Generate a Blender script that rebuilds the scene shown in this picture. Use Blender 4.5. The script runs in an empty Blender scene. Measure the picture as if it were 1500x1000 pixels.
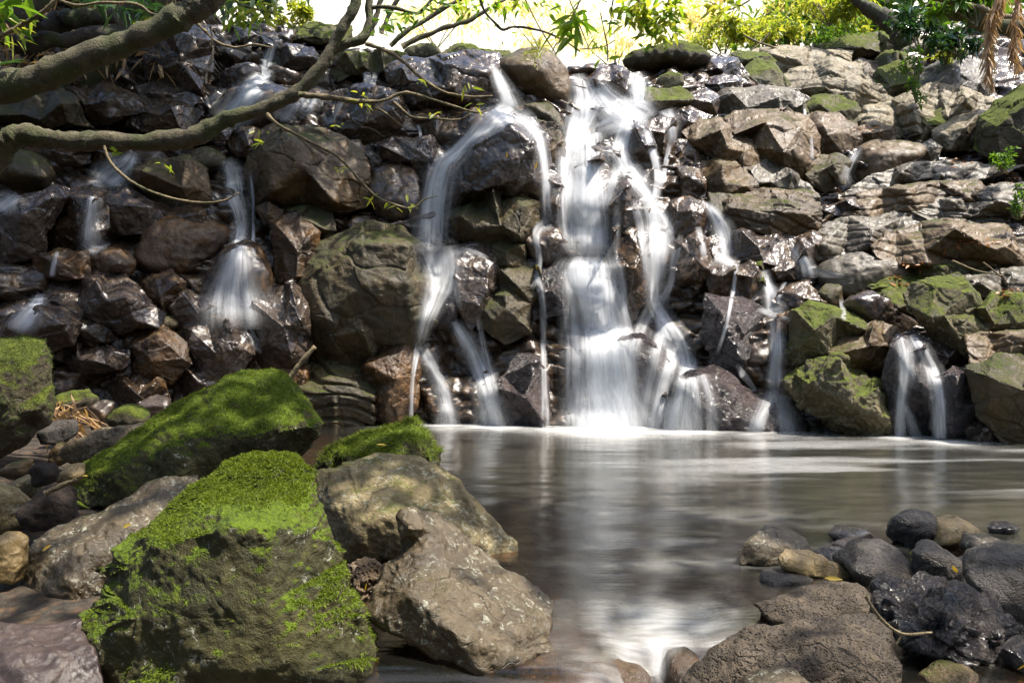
import bpy, bmesh, math, random
import numpy as np
from mathutils import Vector
R_ = math.radians
sc = bpy.context.scene
COL = sc.collection

# ------------------------------------------------------------------ camera, sky, sun, exposure
F = 1500 * 28 / 36.0
CAMZ = 1.2
cam = bpy.data.cameras.new('camera'); cam.lens = 28; cam.sensor_width = 36
cam.clip_start = 0.05; cam.clip_end = 600
co = bpy.data.objects.new('camera', cam); COL.objects.link(co)
co.location = (0, 0, CAMZ); co.rotation_euler = (R_(90), 0, 0)
sc.camera = co

SUN_EL, SUN_AZ = R_(64), R_(105)         # azimuth from +Y towards +X
w = bpy.data.worlds.new('World'); sc.world = w; w.use_nodes = True
wn = w.node_tree
sky = wn.nodes.new('ShaderNodeTexSky'); sky.sky_type = 'NISHITA'; sky.sun_disc = False
sky.sun_elevation = SUN_EL; sky.sun_rotation = SUN_AZ; sky.air_density = 1.0; sky.dust_density = 2.5
bg = wn.nodes['Background']; bg.inputs['Strength'].default_value = 0.14
wn.links.new(sky.outputs[0], bg.inputs[0])
sl = bpy.data.lights.new('sun', 'SUN'); sl.energy = 3.8; sl.angle = R_(0.6); sl.color = (1, 0.94, 0.84)
so = bpy.data.objects.new('sun', sl); COL.objects.link(so)
sd = Vector((math.sin(SUN_AZ) * math.cos(SUN_EL), math.cos(SUN_AZ) * math.cos(SUN_EL), math.sin(SUN_EL)))
so.rotation_euler = sd.to_track_quat('Z', 'Y').to_euler(); so.location = sd * 60
sc.view_settings.view_transform = 'Standard'; sc.view_settings.look = 'None'
sc.view_settings.exposure = 1.45; sc.view_settings.gamma = 1
sc.render.engine = 'CYCLES'
sc.cycles.max_bounces = 7; sc.cycles.transparent_max_bounces = 24
sc.cycles.use_denoising = True
sc.cycles.sample_clamp_indirect = 6.0
sc.cycles.caustics_reflective = False; sc.cycles.caustics_refractive = False

# ------------------------------------------------------------------ numpy noise
def _h(ix, iy, iz, s):
    h = (ix.astype(np.int64) * 374761393 + iy.astype(np.int64) * 668265263 + iz.astype(np.int64) * 2147483647 + s * 1274126177) & 0xffffffff
    h = ((h ^ (h >> 13)) * 1274126177) & 0xffffffff
    h = ((h ^ (h >> 16)) * 2246822519) & 0xffffffff
    return (h ^ (h >> 15)) / 4294967295.0
def vnoise(P, s=0):
    i = np.floor(P).astype(np.int64); f = P - i; f = f * f * f * (f * (f * 6 - 15) + 10)
    o = 0
    for dx in (0, 1):
        wx = f[:, 0] if dx else 1 - f[:, 0]
        for dy in (0, 1):
            wy = f[:, 1] if dy else 1 - f[:, 1]
            for dz in (0, 1):
                wz = f[:, 2] if dz else 1 - f[:, 2]
                o = o + wx * wy * wz * _h(i[:, 0] + dx, i[:, 1] + dy, i[:, 2] + dz, s)
    return o * 2 - 1
def fbm(P, s=0, oct=4, gain=.5, lac=2.03):
    a, o = 1.0, 0
    for k in range(oct):
        o = o + a * vnoise(P * lac ** k + 17.3 * k, s + k); a *= gain
    return o
def ridged(P, s=0, oct=3):
    a, o = 1.0, 0
    for k in range(oct):
        o = o + a * (1 - np.abs(vnoise(P * 2.1 ** k + 9.1 * k, s + k)) * 2); a *= .5
    return o
def worley(P, s=0):
    i = np.floor(P).astype(np.int64)
    d1 = np.full(len(P), 9.); d2 = d1.copy(); rid = np.zeros(len(P)); vec = np.zeros_like(P)
    for dx in (-1, 0, 1):
        for dy in (-1, 0, 1):
            for dz in (-1, 0, 1):
                c = i + np.array([dx, dy, dz])
                p = c + np.stack([_h(c[:, 0], c[:, 1], c[:, 2], s + q) for q in (1, 2, 3)], 1)
                dv = P - p; d = np.sqrt((dv ** 2).sum(1)); r = _h(c[:, 0], c[:, 1], c[:, 2], s + 4)
                n = d < d1
                d2 = np.where(n, d1, np.minimum(d2, d)); d1 = np.where(n, d, d1); rid = np.where(n, r, rid); vec = np.where(n[:, None], dv, vec)
    return d1, d2, rid, vec
def sstep(a, b, x):
    t = np.clip((x - a) / (b - a), 0, 1); return t * t * (3 - 2 * t)

# ------------------------------------------------------------------ objects
def mk(name, V, Fc, mat=None, loc=(0, 0, 0), parent=None, smooth=True, attrs=None, uv=None):
    V = np.asarray(V, dtype=np.float32); Fc = np.asarray(Fc, dtype=np.int32)
    me = bpy.data.meshes.new(name)
    k = Fc.shape[1]
    me.vertices.add(len(V)); me.vertices.foreach_set('co', V.ravel())
    me.loops.add(Fc.size); me.loops.foreach_set('vertex_index', Fc.ravel())
    me.polygons.add(len(Fc)); me.polygons.foreach_set('loop_start', np.arange(0, Fc.size, k, dtype=np.int32))
    me.polygons.foreach_set('loop_total', np.full(len(Fc), k, dtype=np.int32))
    me.polygons.foreach_set('use_smooth', np.full(len(Fc), bool(smooth)))
    for n, a in (attrs or {}).items():
        at = me.attributes.new(n, 'FLOAT', 'POINT'); at.data.foreach_set('value', np.asarray(a, dtype=np.float32))
    if uv is not None:
        l = me.uv_layers.new(name='UVMap'); l.data.foreach_set('uv', np.asarray(uv, dtype=np.float32)[Fc.ravel()].ravel())
    me.update(calc_edges=True); me.validate()
    if mat: me.materials.append(mat)
    o = bpy.data.objects.new(name, me); COL.objects.link(o); o.location = loc
    if parent: o.parent = parent
    return o
def tag(o, label=None, cat=None, group=None, kind=None):
    if label: o['label'] = label
    if cat: o['category'] = cat
    if group: o['group'] = group
    if kind: o['kind'] = kind
    return o
def empty(name, loc=(0, 0, 0)):
    o = bpy.data.objects.new(name, None); COL.objects.link(o); o.location = loc; o.empty_display_size = .1
    return o
def grid_faces(nr, nc):
    i = np.arange(nr - 1)[:, None] * nc + np.arange(nc - 1)[None, :]
    return np.stack([i, i + 1, i + nc + 1, i + nc], -1).reshape(-1, 4)
def at(px, py, Y):
    return np.array([(px - 750) / F * Y, Y, CAMZ - (py - 500) / F * Y])

# ------------------------------------------------------------------ materials
class NT:
    def __init__(s, name):
        s.m = bpy.data.materials.new(name); s.m.use_nodes = True; s.t = s.m.node_tree; s.t.nodes.clear()
        s.out = s.n('ShaderNodeOutputMaterial')
    def n(s, t, **kw):
        x = s.t.nodes.new(t)
        for k, v in kw.items(): setattr(x, k, v)
        return x
    def l(s, a, b): s.t.links.new(a, b)
    def put(s, sock, v):
        if hasattr(v, 'is_output'): s.l(v, sock)
        else: sock.default_value = v
    def math(s, op, a, b=0, c=None, clamp=False):
        x = s.n('ShaderNodeMath', operation=op); x.use_clamp = clamp
        s.put(x.inputs[0], a); s.put(x.inputs[1], b)
        if c is not None: s.put(x.inputs[2], c)
        return x.outputs[0]
    def mapr(s, v, a, b, c=0., d=1., smooth=True):
        x = s.n('ShaderNodeMapRange'); x.interpolation_type = 'SMOOTHSTEP' if smooth else 'LINEAR'
        s.put(x.inputs[0], v)
        for i, q in zip((1, 2, 3, 4), (a, b, c, d)): s.put(x.inputs[i], q)
        return x.outputs[0]
    def mix(s, f, a, b, blend='MIX'):
        x = s.n('ShaderNodeMix', data_type='RGBA'); x.blend_type = blend
        s.put(x.inputs[0], f); s.put(x.inputs[6], a if hasattr(a, 'is_output') else (*a, 1)[:4]); s.put(x.inputs[7], b if hasattr(b, 'is_output') else (*b, 1)[:4])
        return x.outputs[2]
    def noise(s, vec, scale, det=5, rough=.55, dist=0.):
        x = s.n('ShaderNodeTexNoise'); x.inputs['Scale'].default_value = scale; x.inputs['Detail'].default_value = det
        x.inputs['Roughness'].default_value = rough; x.inputs['Distortion'].default_value = dist
        s.l(vec, x.inputs['Vector']); return x.outputs[0]
    def vor(s, vec, scale, feature='DISTANCE_TO_EDGE'):
        x = s.n('ShaderNodeTexVoronoi', feature=feature); x.inputs['Scale'].default_value = scale
        s.l(vec, x.inputs['Vector']); return x.outputs[0]
    def mapv(s, vec, sc_=(1, 1, 1), rot=(0, 0, 0)):
        x = s.n('ShaderNodeMapping'); x.inputs['Scale'].default_value = sc_; x.inputs['Rotation'].default_value = rot
        s.l(vec, x.inputs['Vector']); return x.outputs[0]
    def pos(s): return s.n('ShaderNodeNewGeometry').outputs['Position']
    def bsdf(s, **kw):
        x = s.n('ShaderNodeBsdfPrincipled')
        for k, v in kw.items(): s.put(x.inputs[k.replace('_', ' ')], (*v, 1) if isinstance(v, tuple) and len(v) == 3 else v)
        return x
    def bump(s, h, st=.5, d=.02, nrm=None):
        x = s.n('ShaderNodeBump'); x.inputs['Strength'].default_value = st; x.inputs['Distance'].default_value = d
        s.l(h, x.inputs['Height'])
        if nrm is not None: s.l(nrm, x.inputs['Normal'])
        return x.outputs[0]
    def done(s, sh): s.l(sh, s.out.inputs['Surface']); return s.m

def rockmat(name, c1, c2, c3, r=(.35, .7), coat=0., moss=0., mossc=((.045, .07, .008), (.10, .14, .012)), mosst=.55, lichen=0., lich=(.42, .42, .33),
            fine=1., pit=0., s=1., spec=.4, facing=None, bst=.7):
    def sat(c, k=1.38):
        l = .3 * c[0] + .6 * c[1] + .1 * c[2]; return tuple(max(.002, l + (q - l) * k) for q in c)
    c1, c2, c3 = sat(c1), sat(c2), sat(c3)
    t = NT(name); g = t.n('ShaderNodeNewGeometry'); P = g.outputs['Position']
    n1 = t.noise(P, 1.6 * s, 5, .6, .4); n2 = t.noise(P, 7 * s, 7, .65, .6); n3 = t.noise(P, 38 * s, 5, .7)
    c = t.mix(t.mapr(n1, .35, .65), c1, c2)
    c = t.mix(t.math('MULTIPLY', t.mapr(n2, .5, .68), .8), c, c3)
    # mineral speckle and hairline veins
    c = t.mix(t.mapr(n3, .38, .66, 0, .7), c, t.mix(1., c, (1.35, 1.33, 1.28), 'MULTIPLY'))
    crack = t.vor(t.mapv(t.mix(.12, P, t.n('ShaderNodeTexNoise').outputs[1]), (1, 1, 1.8), (.3, .4, .2)), 2.3 * s)
    cr = t.math('MULTIPLY', t.mapr(crack, .0, .03, 1, 0), t.mapr(n1, .5, .62))
    c = t.mix(t.math('MULTIPLY', cr, .6), c, tuple(q * .35 for q in c1))
    rough = t.mapr(n2, .32, .68, r[0], r[1], False)
    h = t.math('ADD', t.math('MULTIPLY', n2, .7 * fine), t.math('MULTIPLY', n3, .22 * fine * fine))
    h = t.math('SUBTRACT', h, t.math('MULTIPLY', cr, .12))
    if pit:
        pv = t.mapr(t.vor(t.mapv(P, (1, 1, 1)), 55 * s, 'F1'), .05, .42)
        pv2 = t.mapr(t.vor(P, 21 * s, 'F1'), .05, .3)
        h = t.math('ADD', h, t.math('MULTIPLY', t.math('ADD', pv, pv2), .22 * pit))
        c = t.mix(t.math('MULTIPLY', t.math('SUBTRACT', 1, pv), .75), c, tuple(q * .4 for q in c1))
    if lichen:
        ln = t.noise(P, 16 * s, 4, .75, .8); ln2 = t.noise(P, 3.1 * s, 3)
        lf = t.math('MULTIPLY', t.mapr(ln, .60 - .08 * lichen, .66 - .06 * lichen), t.mapr(ln2, .42, .58))
        c = t.mix(t.math('MULTIPLY', lf, .8), c, t.mix(n3, lich, tuple(q * .7 for q in lich)))
        rough = t.math('ADD', rough, t.math('MULTIPLY', lf, .3))
    coatv = coat
    if moss:
        nz = t.n('ShaderNodeSeparateXYZ'); t.l(g.outputs['Normal'], nz.inputs[0])
        mn = t.noise(P, 2.6 * s, 6, .68, .5); mf = t.noise(P, 60, 3, .7)
        v = t.math('ADD', t.math('MULTIPLY', nz.outputs[2], mosst), t.math('MULTIPLY', mn, .9))
        v = t.math('ADD', v, t.math('MULTIPLY', mf, .35))
        mk_ = t.mapr(v, 1.22 - moss, 1.56 - moss)
        c = t.mix(mk_, c, t.mix(t.mapr(t.math('ADD', t.math('MULTIPLY', n2, .6), t.math('MULTIPLY', mf, .5)), .38, .72), mossc[0], t.mix(t.mapr(t.noise(P, 5.3 * s, 4, .7), .54, .66, 0, .75), mossc[1], (.070, .070, .012))))
        rough = t.math('ADD', rough, t.math('MULTIPLY', mk_, .5), clamp=True)
        h = t.math('ADD', h, t.math('MULTIPLY', mk_, t.math('ADD', t.math('MULTIPLY', mf, .5), .15)))
        coatv = t.math('MULTIPLY', t.math('SUBTRACT', 1, mk_), coat)
    b = t.bump(h, bst, .07)
    p = t.bsdf(Base_Color=c, Roughness=rough, Normal=b, Specular_IOR_Level=spec, Coat_Weight=coatv, Coat_Roughness=.16, Coat_Normal=b)
    return t.done(p.outputs[0])
MOSSB = ((.036, .056, .002), (.104, .152, .005))
MOSSD = ((.028, .044, .004), (.085, .110, .010))
M = dict(
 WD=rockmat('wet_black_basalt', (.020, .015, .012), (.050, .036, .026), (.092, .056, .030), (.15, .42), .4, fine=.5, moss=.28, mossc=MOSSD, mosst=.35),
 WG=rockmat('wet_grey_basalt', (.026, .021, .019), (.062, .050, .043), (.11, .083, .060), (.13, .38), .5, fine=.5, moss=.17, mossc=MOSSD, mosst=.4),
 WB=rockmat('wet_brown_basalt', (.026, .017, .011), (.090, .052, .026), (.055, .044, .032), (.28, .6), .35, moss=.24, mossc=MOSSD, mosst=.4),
 WR=rockmat('wet_rough_basalt', (.020, .017, .018), (.075, .058, .055), (.14, .11, .10), (.14, .42), .9, fine=2., pit=.9, s=.9, bst=1.),
 BR=rockmat('damp_brown_rock', (.034, .024, .014), (.085, .057, .031), (.055, .043, .03), (.35, .7), .15, moss=.24, mossc=MOSSD),
 BM=rockmat('damp_mossy_rock', (.030, .025, .016), (.060, .046, .026), (.04, .04, .025), (.4, .8), .1, moss=.42, mossc=MOSSD, mosst=.35),
 GM=rockmat('grey_mossy_rock', (.048, .042, .026), (.095, .082, .052), (.145, .127, .088), (.45, .8), .05, fine=.7, moss=.54, mossc=((.04, .058, .006), (.11, .13, .014)), mosst=.45, lichen=.4),
 GS=rockmat('grey_smooth_rock', (.045, .039, .031), (.095, .083, .067), (.155, .14, .115), (.36, .7), .12, fine=.6, moss=.24, mossc=MOSSD, mosst=.4),
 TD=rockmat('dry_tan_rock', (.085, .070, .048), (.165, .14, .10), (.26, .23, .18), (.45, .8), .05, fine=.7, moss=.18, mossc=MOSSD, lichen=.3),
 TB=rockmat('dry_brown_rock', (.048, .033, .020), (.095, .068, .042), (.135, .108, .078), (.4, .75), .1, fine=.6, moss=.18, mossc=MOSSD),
 MB=rockmat('bright_mossy_rock', (.022, .021, .009), (.046, .042, .018), (.06, .055, .03), (.55, .9), .0, moss=.26, mossc=MOSSB, mosst=1.0, s=1.6, lichen=.25),
 MG=rockmat('green_mossy_rock', (.026, .022, .014), (.055, .046, .030), (.08, .07, .05), (.55, .9), .0, moss=.52, mossc=((.035, .050, .004), (.10, .12, .009)), mosst=.6, s=1.3),
 LI=rockmat('lichen_rock', (.085, .068, .040), (.17, .14, .088), (.27, .235, .16), (.5, .85), .0, moss=.16, mossc=((.05, .07, .008), (.13, .15, .02)), lichen=1., s=2.0),
 GB=rockmat('grey_brown_rock', (.033, .025, .016), (.070, .055, .036), (.105, .084, .058), (.3, .65), .2, fine=.7, lichen=.5, s=2.0, moss=.02, mossc=MOSSD),
 PB=rockmat('pitted_basalt', (.034, .026, .019), (.064, .050, .037), (.092, .075, .056), (.5, .85), .05, pit=1., s=1.8, fine=.6, bst=.9),
 PD=rockmat('dark_pitted_basalt', (.022, .019, .017), (.046, .039, .033), (.075, .064, .053), (.35, .7), .3, pit=.8, s=2.0),
 WN=rockmat('wet_gnarled_rock', (.018, .016, .018), (.05, .042, .04), (.14, .115, .10), (.12, .4), 1., fine=2.2, pit=.5, s=2.0, bst=1.),
 TN=rockmat('smooth_tan_stone', (.14, .105, .060), (.22, .17, .10), (.27, .215, .14), (.4, .65), .15, s=2.2, fine=.5),
 HP=rockmat('pale_holey_rock', (.10, .072, .048), (.26, .20, .145), (.50, .43, .35), (.4, .8), .2, pit=1.6, s=.9, fine=1.6, bst=1.),
 PU=rockmat('smooth_purplish_rock', (.028, .021, .020), (.050, .039, .036), (.07, .056, .05), (.3, .6), .2, s=1.8, fine=.4, moss=.02, mossc=MOSSD),
 PL=rockmat('peaty_lump', (.016, .012, .010), (.035, .026, .020), (.055, .04, .03), (.6, .95), .0, fine=2.5, s=2.5),
)
# ------------------------------------------------------------------ depth of the rock face (metres from the camera plane) along picture rows and columns
_PY = np.array([-100, 40, 80, 180, 260, 330, 400, 500, 660.])
_PX = np.array([-300, 0, 250, 450, 600, 750, 900, 1050, 1200, 1350, 1500, 1800.])
_YD = np.array([
 [12.0, 11.6, 11.4, 10.6, 10.0, 9.6, 9.3, 8.8, 8.2],
 [13.5, 13.0, 12.7, 11.9, 11.3, 10.8, 10.4, 10.0, 9.6],
 [14.5, 14.0, 13.6, 12.8, 12.1, 11.7, 11.3, 10.9, 10.6],
 [15.5, 15.0, 14.6, 13.3, 12.6, 12.2, 11.9, 11.6, 11.4],
 [16.0, 15.5, 14.8, 13.4, 12.8, 12.4, 12.1, 11.8, 11.5],
 [16.0, 15.5, 14.6, 13.4, 12.8, 12.4, 12.1, 11.8, 11.4],
 [16.5, 16.0, 15.0, 13.8, 12.9, 12.4, 12.1, 11.7, 11.2],
 [18.0, 17.5, 16.5, 14.6, 13.4, 12.5, 11.9, 11.4, 10.8],
 [20.0, 19.5, 18.0, 15.5, 14.0, 12.9, 12.0, 11.1, 10.5],
 [21.0, 20.5, 18.5, 16.0, 14.2, 12.9, 11.8, 10.7, 10.0],
 [21.0, 20.0, 18.0, 15.5, 13.8, 12.5, 11.4, 10.2, 9.3],
 [17.0, 16.0, 15.0, 13.0, 11.8, 10.8, 10.0, 9.0, 8.0]])
def Yc(px, py):
    px = np.clip(np.asarray(px, float), -300, 1799.9); py = np.clip(np.asarray(py, float), -100, 659.9)
    i = np.clip(np.searchsorted(_PX, px, 'right') - 1, 0, len(_PX) - 2); j = np.clip(np.searchsorted(_PY, py, 'right') - 1, 0, len(_PY) - 2)
    u = (px - _PX[i]) / (_PX[i + 1] - _PX[i]); v = (py - _PY[j]) / (_PY[j + 1] - _PY[j])
    return (_YD[i, j] * (1 - u) + _YD[i + 1, j] * u) * (1 - v) + (_YD[i, j + 1] * (1 - u) + _YD[i + 1, j + 1] * u) * v
_tx = np.array([-300, 250, 330, 420, 560, 700, 840, 930, 1000, 1150, 1250, 1400, 1600, 1800.])
_ty = np.array([-90, -60, 40, 52, 84, 92, 108, 108, 92, 80, 62, 40, 0, -40.])

# cliff: a blocky sheet of basalt with its own lip running back into the plateau
nr, nc = 300, 430
pxs = np.linspace(-300, 1800, nc); top = np.interp(pxs, _tx, _ty)
tt = np.linspace(0, 1, nr)[:, None]
PY = top[None, :] + (675 - top[None, :]) * tt; PX = np.broadcast_to(pxs[None, :], PY.shape)
SL = (Yc(PX, PY - 12) - Yc(PX, PY + 12)) / 24
YY = Yc(PX, PY) + .24 + np.clip(SL, 0, .04) * 14
X = (PX - 750) / F * YY; Z = CAMZ - (PY - 500) / F * YY
P = np.stack([X, YY, Z], -1).reshape(-1, 3)
d1, d2, rid, vec = worley(P * np.array([.95, .95, 1.35]), 5)
tilt = (np.stack([_h((rid * 1e6).astype(np.int64), (rid * 7e5).astype(np.int64), np.zeros(len(P), np.int64), q) for q in (1, 2, 3)], 1) - .5)
off = (rid - .5) * .36 + (vec * tilt).sum(1) * .45 + sstep(0, .14, d2 - d1) * .16
d1, d2, rid, vec = worley(P * np.array([2.3, 2.3, 3.2]), 9)
off = off + (rid - .5) * .16 + sstep(0, .2, d2 - d1) * .08 + fbm(P * 3, 3, 4) * .05
low = sstep(1.3, .2, P[:, 2]); off = off * (1 - .35 * low) + low * (fbm(P * 5.5, 31, 4, .62) * .07 - .05)
Pm = P.copy(); Pm[:, 1] -= off; Pm[:, 2] += off * .12
top_row = Pm[:nc]
back = [top_row + np.array([0, d, h]) for d, h in ((9, -.3), (2.5, -.12), (.7, -.03))]
Pm = np.concatenate(back + [Pm])
tag(mk('cliff', Pm, grid_faces(nr + 3, nc), M['WD']), kind='structure')

# terrain: stream bed, left bank, plateau and the hills, one sheet to the horizon
def lerp_x(y): return np.interp(y, [1, 3.2, 3.6, 5.5, 8, 11, 12.5], [-.4, -.35, -.2, -.9, -2.0, -2.9, -3.0])
def ground_z(x, y):
    s = lerp_x(y) - x
    z = np.where(s > 0, np.minimum(-.06 + s * .07, .2), np.maximum(-.03 + s * .28, -.55))
    right = sstep(1.4, 2.6, x) * sstep(5.2, 3.8, y)
    z = np.maximum(z, -.55 + right * .46)
    lip = sstep(4.4, 3.5, y) * sstep(-.3, .1, x) * sstep(2.2, 1.6, x); z = np.maximum(z, -.55 + lip * .45)
    z = z - sstep(3.15, 2.6, y) * .35 * sstep(-1.2, -.4, x)
    return z
xs = np.concatenate([[-300, -150, -70, -35, -18], np.linspace(-12, 12, 200), [18, 35, 70, 150, 300]])
ys = np.concatenate([[-200, -60, -20, -6, -2], np.linspace(0, 12.2, 120), [12.6, 13.2, 16, 21, 24, 27, 31, 36, 44, 60, 90, 150, 300]])
GX, GY = np.meshgrid(xs, ys); gz = ground_z(GX, GY)
gp = np.stack([GX, GY, GX * 0], -1).reshape(-1, 3)
gz = gz + (fbm(gp * 2.2, 11, 4) * .05).reshape(GX.shape)
far = sstep(12.4, 20, GY)
hill = 4.7 + sstep(21, 70, GY) * 38 + sstep(60, 300, GY) * 26 + sstep(5, 30, GX) * 5
gz = np.where(GY > 12.4, np.interp(GY, [12.4, 16, 21], [-.5, -.5, 1.]) * (1 - far) + hill * far, gz)
side = sstep(12.5, 34, np.abs(GX)) * 6; gz = gz + side * (GY < 13)
t = NT('stream_bed_earth'); P_ = t.pos(); a = t.noise(P_, 3, 6, .65); b = t.noise(P_, 24, 5, .7); v = t.vor(P_, 14, 'F1')
c = t.mix(t.mapr(a, .38, .62), (.016, .012, .008), (.055, .032, .016)); c = t.mix(t.mapr(b, .4, .65), c, (.05, .04, .028)); c = t.mix(t.mapr(v, .0, .5, .6, 0), c, (.15, .08, .033))
M['bed'] = t.done(t.bsdf(Base_Color=c, Roughness=.8, Normal=t.bump(t.math('ADD', b, v), .8, .04)).outputs[0])
t = NT('dry_grass_hill'); P_ = t.pos(); a = t.noise(P_, .5, 6, .65); b = t.noise(P_, 9, 6, .75)
c = t.mix(t.mapr(a, .35, .65), (.68, .64, .50), (.56, .54, .34)); c = t.mix(t.mapr(b, .4, .65), c, (.72, .69, .58))
M['hill'] = t.done(t.bsdf(Base_Color=c, Roughness=.9, Normal=t.bump(b, .8, .2)).outputs[0])
g = mk('ground', np.stack([GX, GY, gz], -1).reshape(-1, 3), grid_faces(len(ys), len(xs)), M['bed']); tag(g, kind='structure')
g.data.materials.append(M['hill'])
mi = np.zeros(len(g.data.polygons), np.int32); cy = np.repeat((ys[:-1] + ys[1:]) / 2, len(xs) - 1); mi[cy > 20] = 1
g.data.polygons.foreach_set('material_index', mi)

# ------------------------------------------------------------------ rocks
_ico = {}
def ico(n):
    if n not in _ico:
        bm = bmesh.new(); bmesh.ops.create_icosphere(bm, subdivisions=n, radius=1)
        bm.verts.ensure_lookup_table()
        _ico[n] = (np.array([v.co[:] for v in bm.verts]), np.array([[v.index for v in f.verts] for f in bm.faces])); bm.free()
    return _ico[n]
def poly_area_c(p):
    x, z = p[:, 0], p[:, 1]; x2, z2 = np.roll(x, -1), np.roll(z, -1); cr = x * z2 - x2 * z; A = cr.sum() / 2
    return abs(A), np.array([((x + x2) * cr).sum(), ((z + z2) * cr).sum()]) / (6 * A)
ROCKS = []
def rock(name, label, mat, pts, Y=None, th=.5, p=9., nf=6, rgh=1., dy=0., cat=None, group=None, facets=None, strata=0., emb=.25, chis=.5, q=3.):
    """A boulder: an outline of real size at its own distance, closed to a body of depth th and cut by facets, then weathered."""
    px = np.array([[float(q) for q in s.split(',')] for s in pts.split()])
    seed = int(abs(px.sum()) * 7) % 100003; rng = np.random.default_rng(seed)
    pc = px.mean(0)
    if Y is None:
        Y = float(Yc(pc[0], pc[1] * .55 + px[:, 1].max() * .45))
    W = np.stack([(px[:, 0] - 750) / F * Y, CAMZ - (px[:, 1] - 500) / F * Y], 1)
    A, c = poly_area_c(W); size = math.sqrt(A); a = 1.45 * th * size
    Yctr = Y + emb * a * (0 if emb == 0 else 1) + dy
    W = W * (Yctr / Y) if dy or emb else W
    if dy or emb:
        W = np.stack([(px[:, 0] - 750) / F * Yctr, CAMZ - (px[:, 1] - 500) / F * Yctr], 1); A, c = poly_area_c(W); size = math.sqrt(A); a = 1.45 * th * size
    if p >= 8:      # break the straight edges of the outline
        Wn = []
        for k in range(len(W)):
            A0, B0 = W[k], W[(k + 1) % len(W)]; e_ = B0 - A0; nn = np.array([-e_[1], e_[0]])
            ts = sorted(rng.uniform(.2, .8, 2)); Wn += [A0] + [A0 + e_ * t_ + nn * rng.normal() * .045 for t_ in ts]
        W = np.array(Wn)
    Q = W - c
    d = np.concatenate([Q + (np.roll(Q, -1, 0) - Q) * s for s in np.linspace(0, 1, 40, endpoint=False)])
    an = np.arctan2(d[:, 1], d[:, 0]); rr = np.hypot(d[:, 0], d[:, 1]); o = np.argsort(an); an, rr = an[o], rr[o]
    ga = np.linspace(-np.pi, np.pi, 361)[:-1]; gr = np.interp(ga, an, rr, period=2 * np.pi)
    k = 3 if p > 7 else 15
    ker = np.hanning(k + 2)[1:-1]; ker /= ker.sum(); gr = np.convolve(np.concatenate([gr[-k:], gr, gr[:k]]), ker, 'same')[k:-k]
    npx = math.sqrt(A) * F / Yctr
    lv = 6 if npx > 210 else 5 if npx > 45 else 4
    D, Fc = ico(lv)
    def inv_base(D):
        th_ = np.arctan2(D[:, 2], D[:, 0]); s = np.hypot(D[:, 0], D[:, 2])
        i1 = s / np.interp(th_, ga, gr, period=2 * np.pi); i2 = np.abs(D[:, 1]) / a
        return (i1 ** q + i2 ** q) ** (1 / q)
    if p >= 8: p = p * 2.2
    ib = inv_base(D); acc = ib ** p
    N = []
    if facets:
        for (nx, ny, nz, kk) in facets: N.append((np.array([nx, ny, nz]), kk))
    for j in range(nf):
        ph = rng.uniform(-1, 1); el = rng.uniform(-.9, 1.0)
        n = np.array([ph * 1.2, -rng.uniform(.3, .9), el * 1.1 + .1])
        if j == 0: n = np.array([rng.uniform(-.45, .45), -rng.uniform(.35, .75), .85])
        if j == 1: n = np.array([rng.uniform(-.4, .4), -.95, -.12])
        if j >= nf - 2: n = np.array([ph, .5, el])
        n = n / np.linalg.norm(n)
        N.append((n, rng.uniform(.66, .88) if abs(n[1]) > .45 else rng.uniform(.86, .97)))
    ga_d = np.stack([np.cos(ga) * gr, np.zeros_like(ga), np.sin(ga) * gr], 1)
    for n, kk in N:
        n = n / np.linalg.norm(n)
        # a facet rests on the outline and slopes to the front or back from there; the outline itself is only nibbled
        h = max((ga_d @ n).max() * (.90 + .12 * kk), (.40 + .25 * kk) * a * abs(n[1]))
        acc = acc + (np.maximum(D @ n, 0) / h) ** p
    r = acc ** (-1 / p)
    V = D * r[:, None]
    wp = V + np.array([c[0], Yctr, c[1]])
    sN = seed % 977
    disp = fbm(wp * (1.7 / size), sN, 2) * .05 * size + fbm(wp * (6 / size), sN + 9, 3, .55) * .016 * size
    disp = disp * rgh
    disp += -np.clip(ridged(wp * (2.2 / size), sN + 4, 2) - 1.2, 0, 1) * .07 * size * min(rgh, 1.3)
    amp = min(.016, .03 * size)
    disp += (fbm(wp * 9, 2, 3, .6) * amp + fbm(wp * 34, 5, 2) * amp * .3) * rgh
    if chis:
        f_ = 2.0 / size; d1, d2, rid, vec = worley((wp + fbm(wp * (2 / size), 3, 2)[:, None] * .12 * size) * f_ * np.array([1, 1, 1.25]), sN)
        ri = (rid * 1e6).astype(np.int64); z0 = ri * 0
        tl = np.stack([_h(ri, z0, z0, k) for k in (1, 2, 3)], 1) - .5
        disp += chis * size * ((rid - .5) * .10 + (vec * tl).sum(1) * .30 - sstep(.07, .0, d2 - d1) * .03)
        d1, d2, rid, vec = worley(wp * f_ * 2.7, sN + 3); ri = (rid * 1e6).astype(np.int64)
        tl = np.stack([_h(ri, ri * 0, ri * 0, k) for k in (1, 2, 3)], 1) - .5
        disp += chis * size * ((rid - .5) * .022 + (vec * tl).sum(1) * .10)
    if strata:
        sv = (wp[:, 2] * .95 + wp[:, 0] * .12 + fbm(wp * .9, 7, 2) * .15) * 7 / max(size, .4)
        fr = sv - np.floor(sv); disp += (sstep(.0, .25, fr) * sstep(1, .8, fr) - .6) * .05 * size * strata
    V = V * 1.04 + D * disp[:, None]
    o_ = mk(name, V, Fc, M[mat], (c[0], Yctr, c[1]))
    tag(o_, label, cat or name.split('_')[-1].replace('slab', 'rock slab'), group)
    ROCKS.append(o_); return o_
from mathutils.geometry import delaunay_2d_cdt
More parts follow.
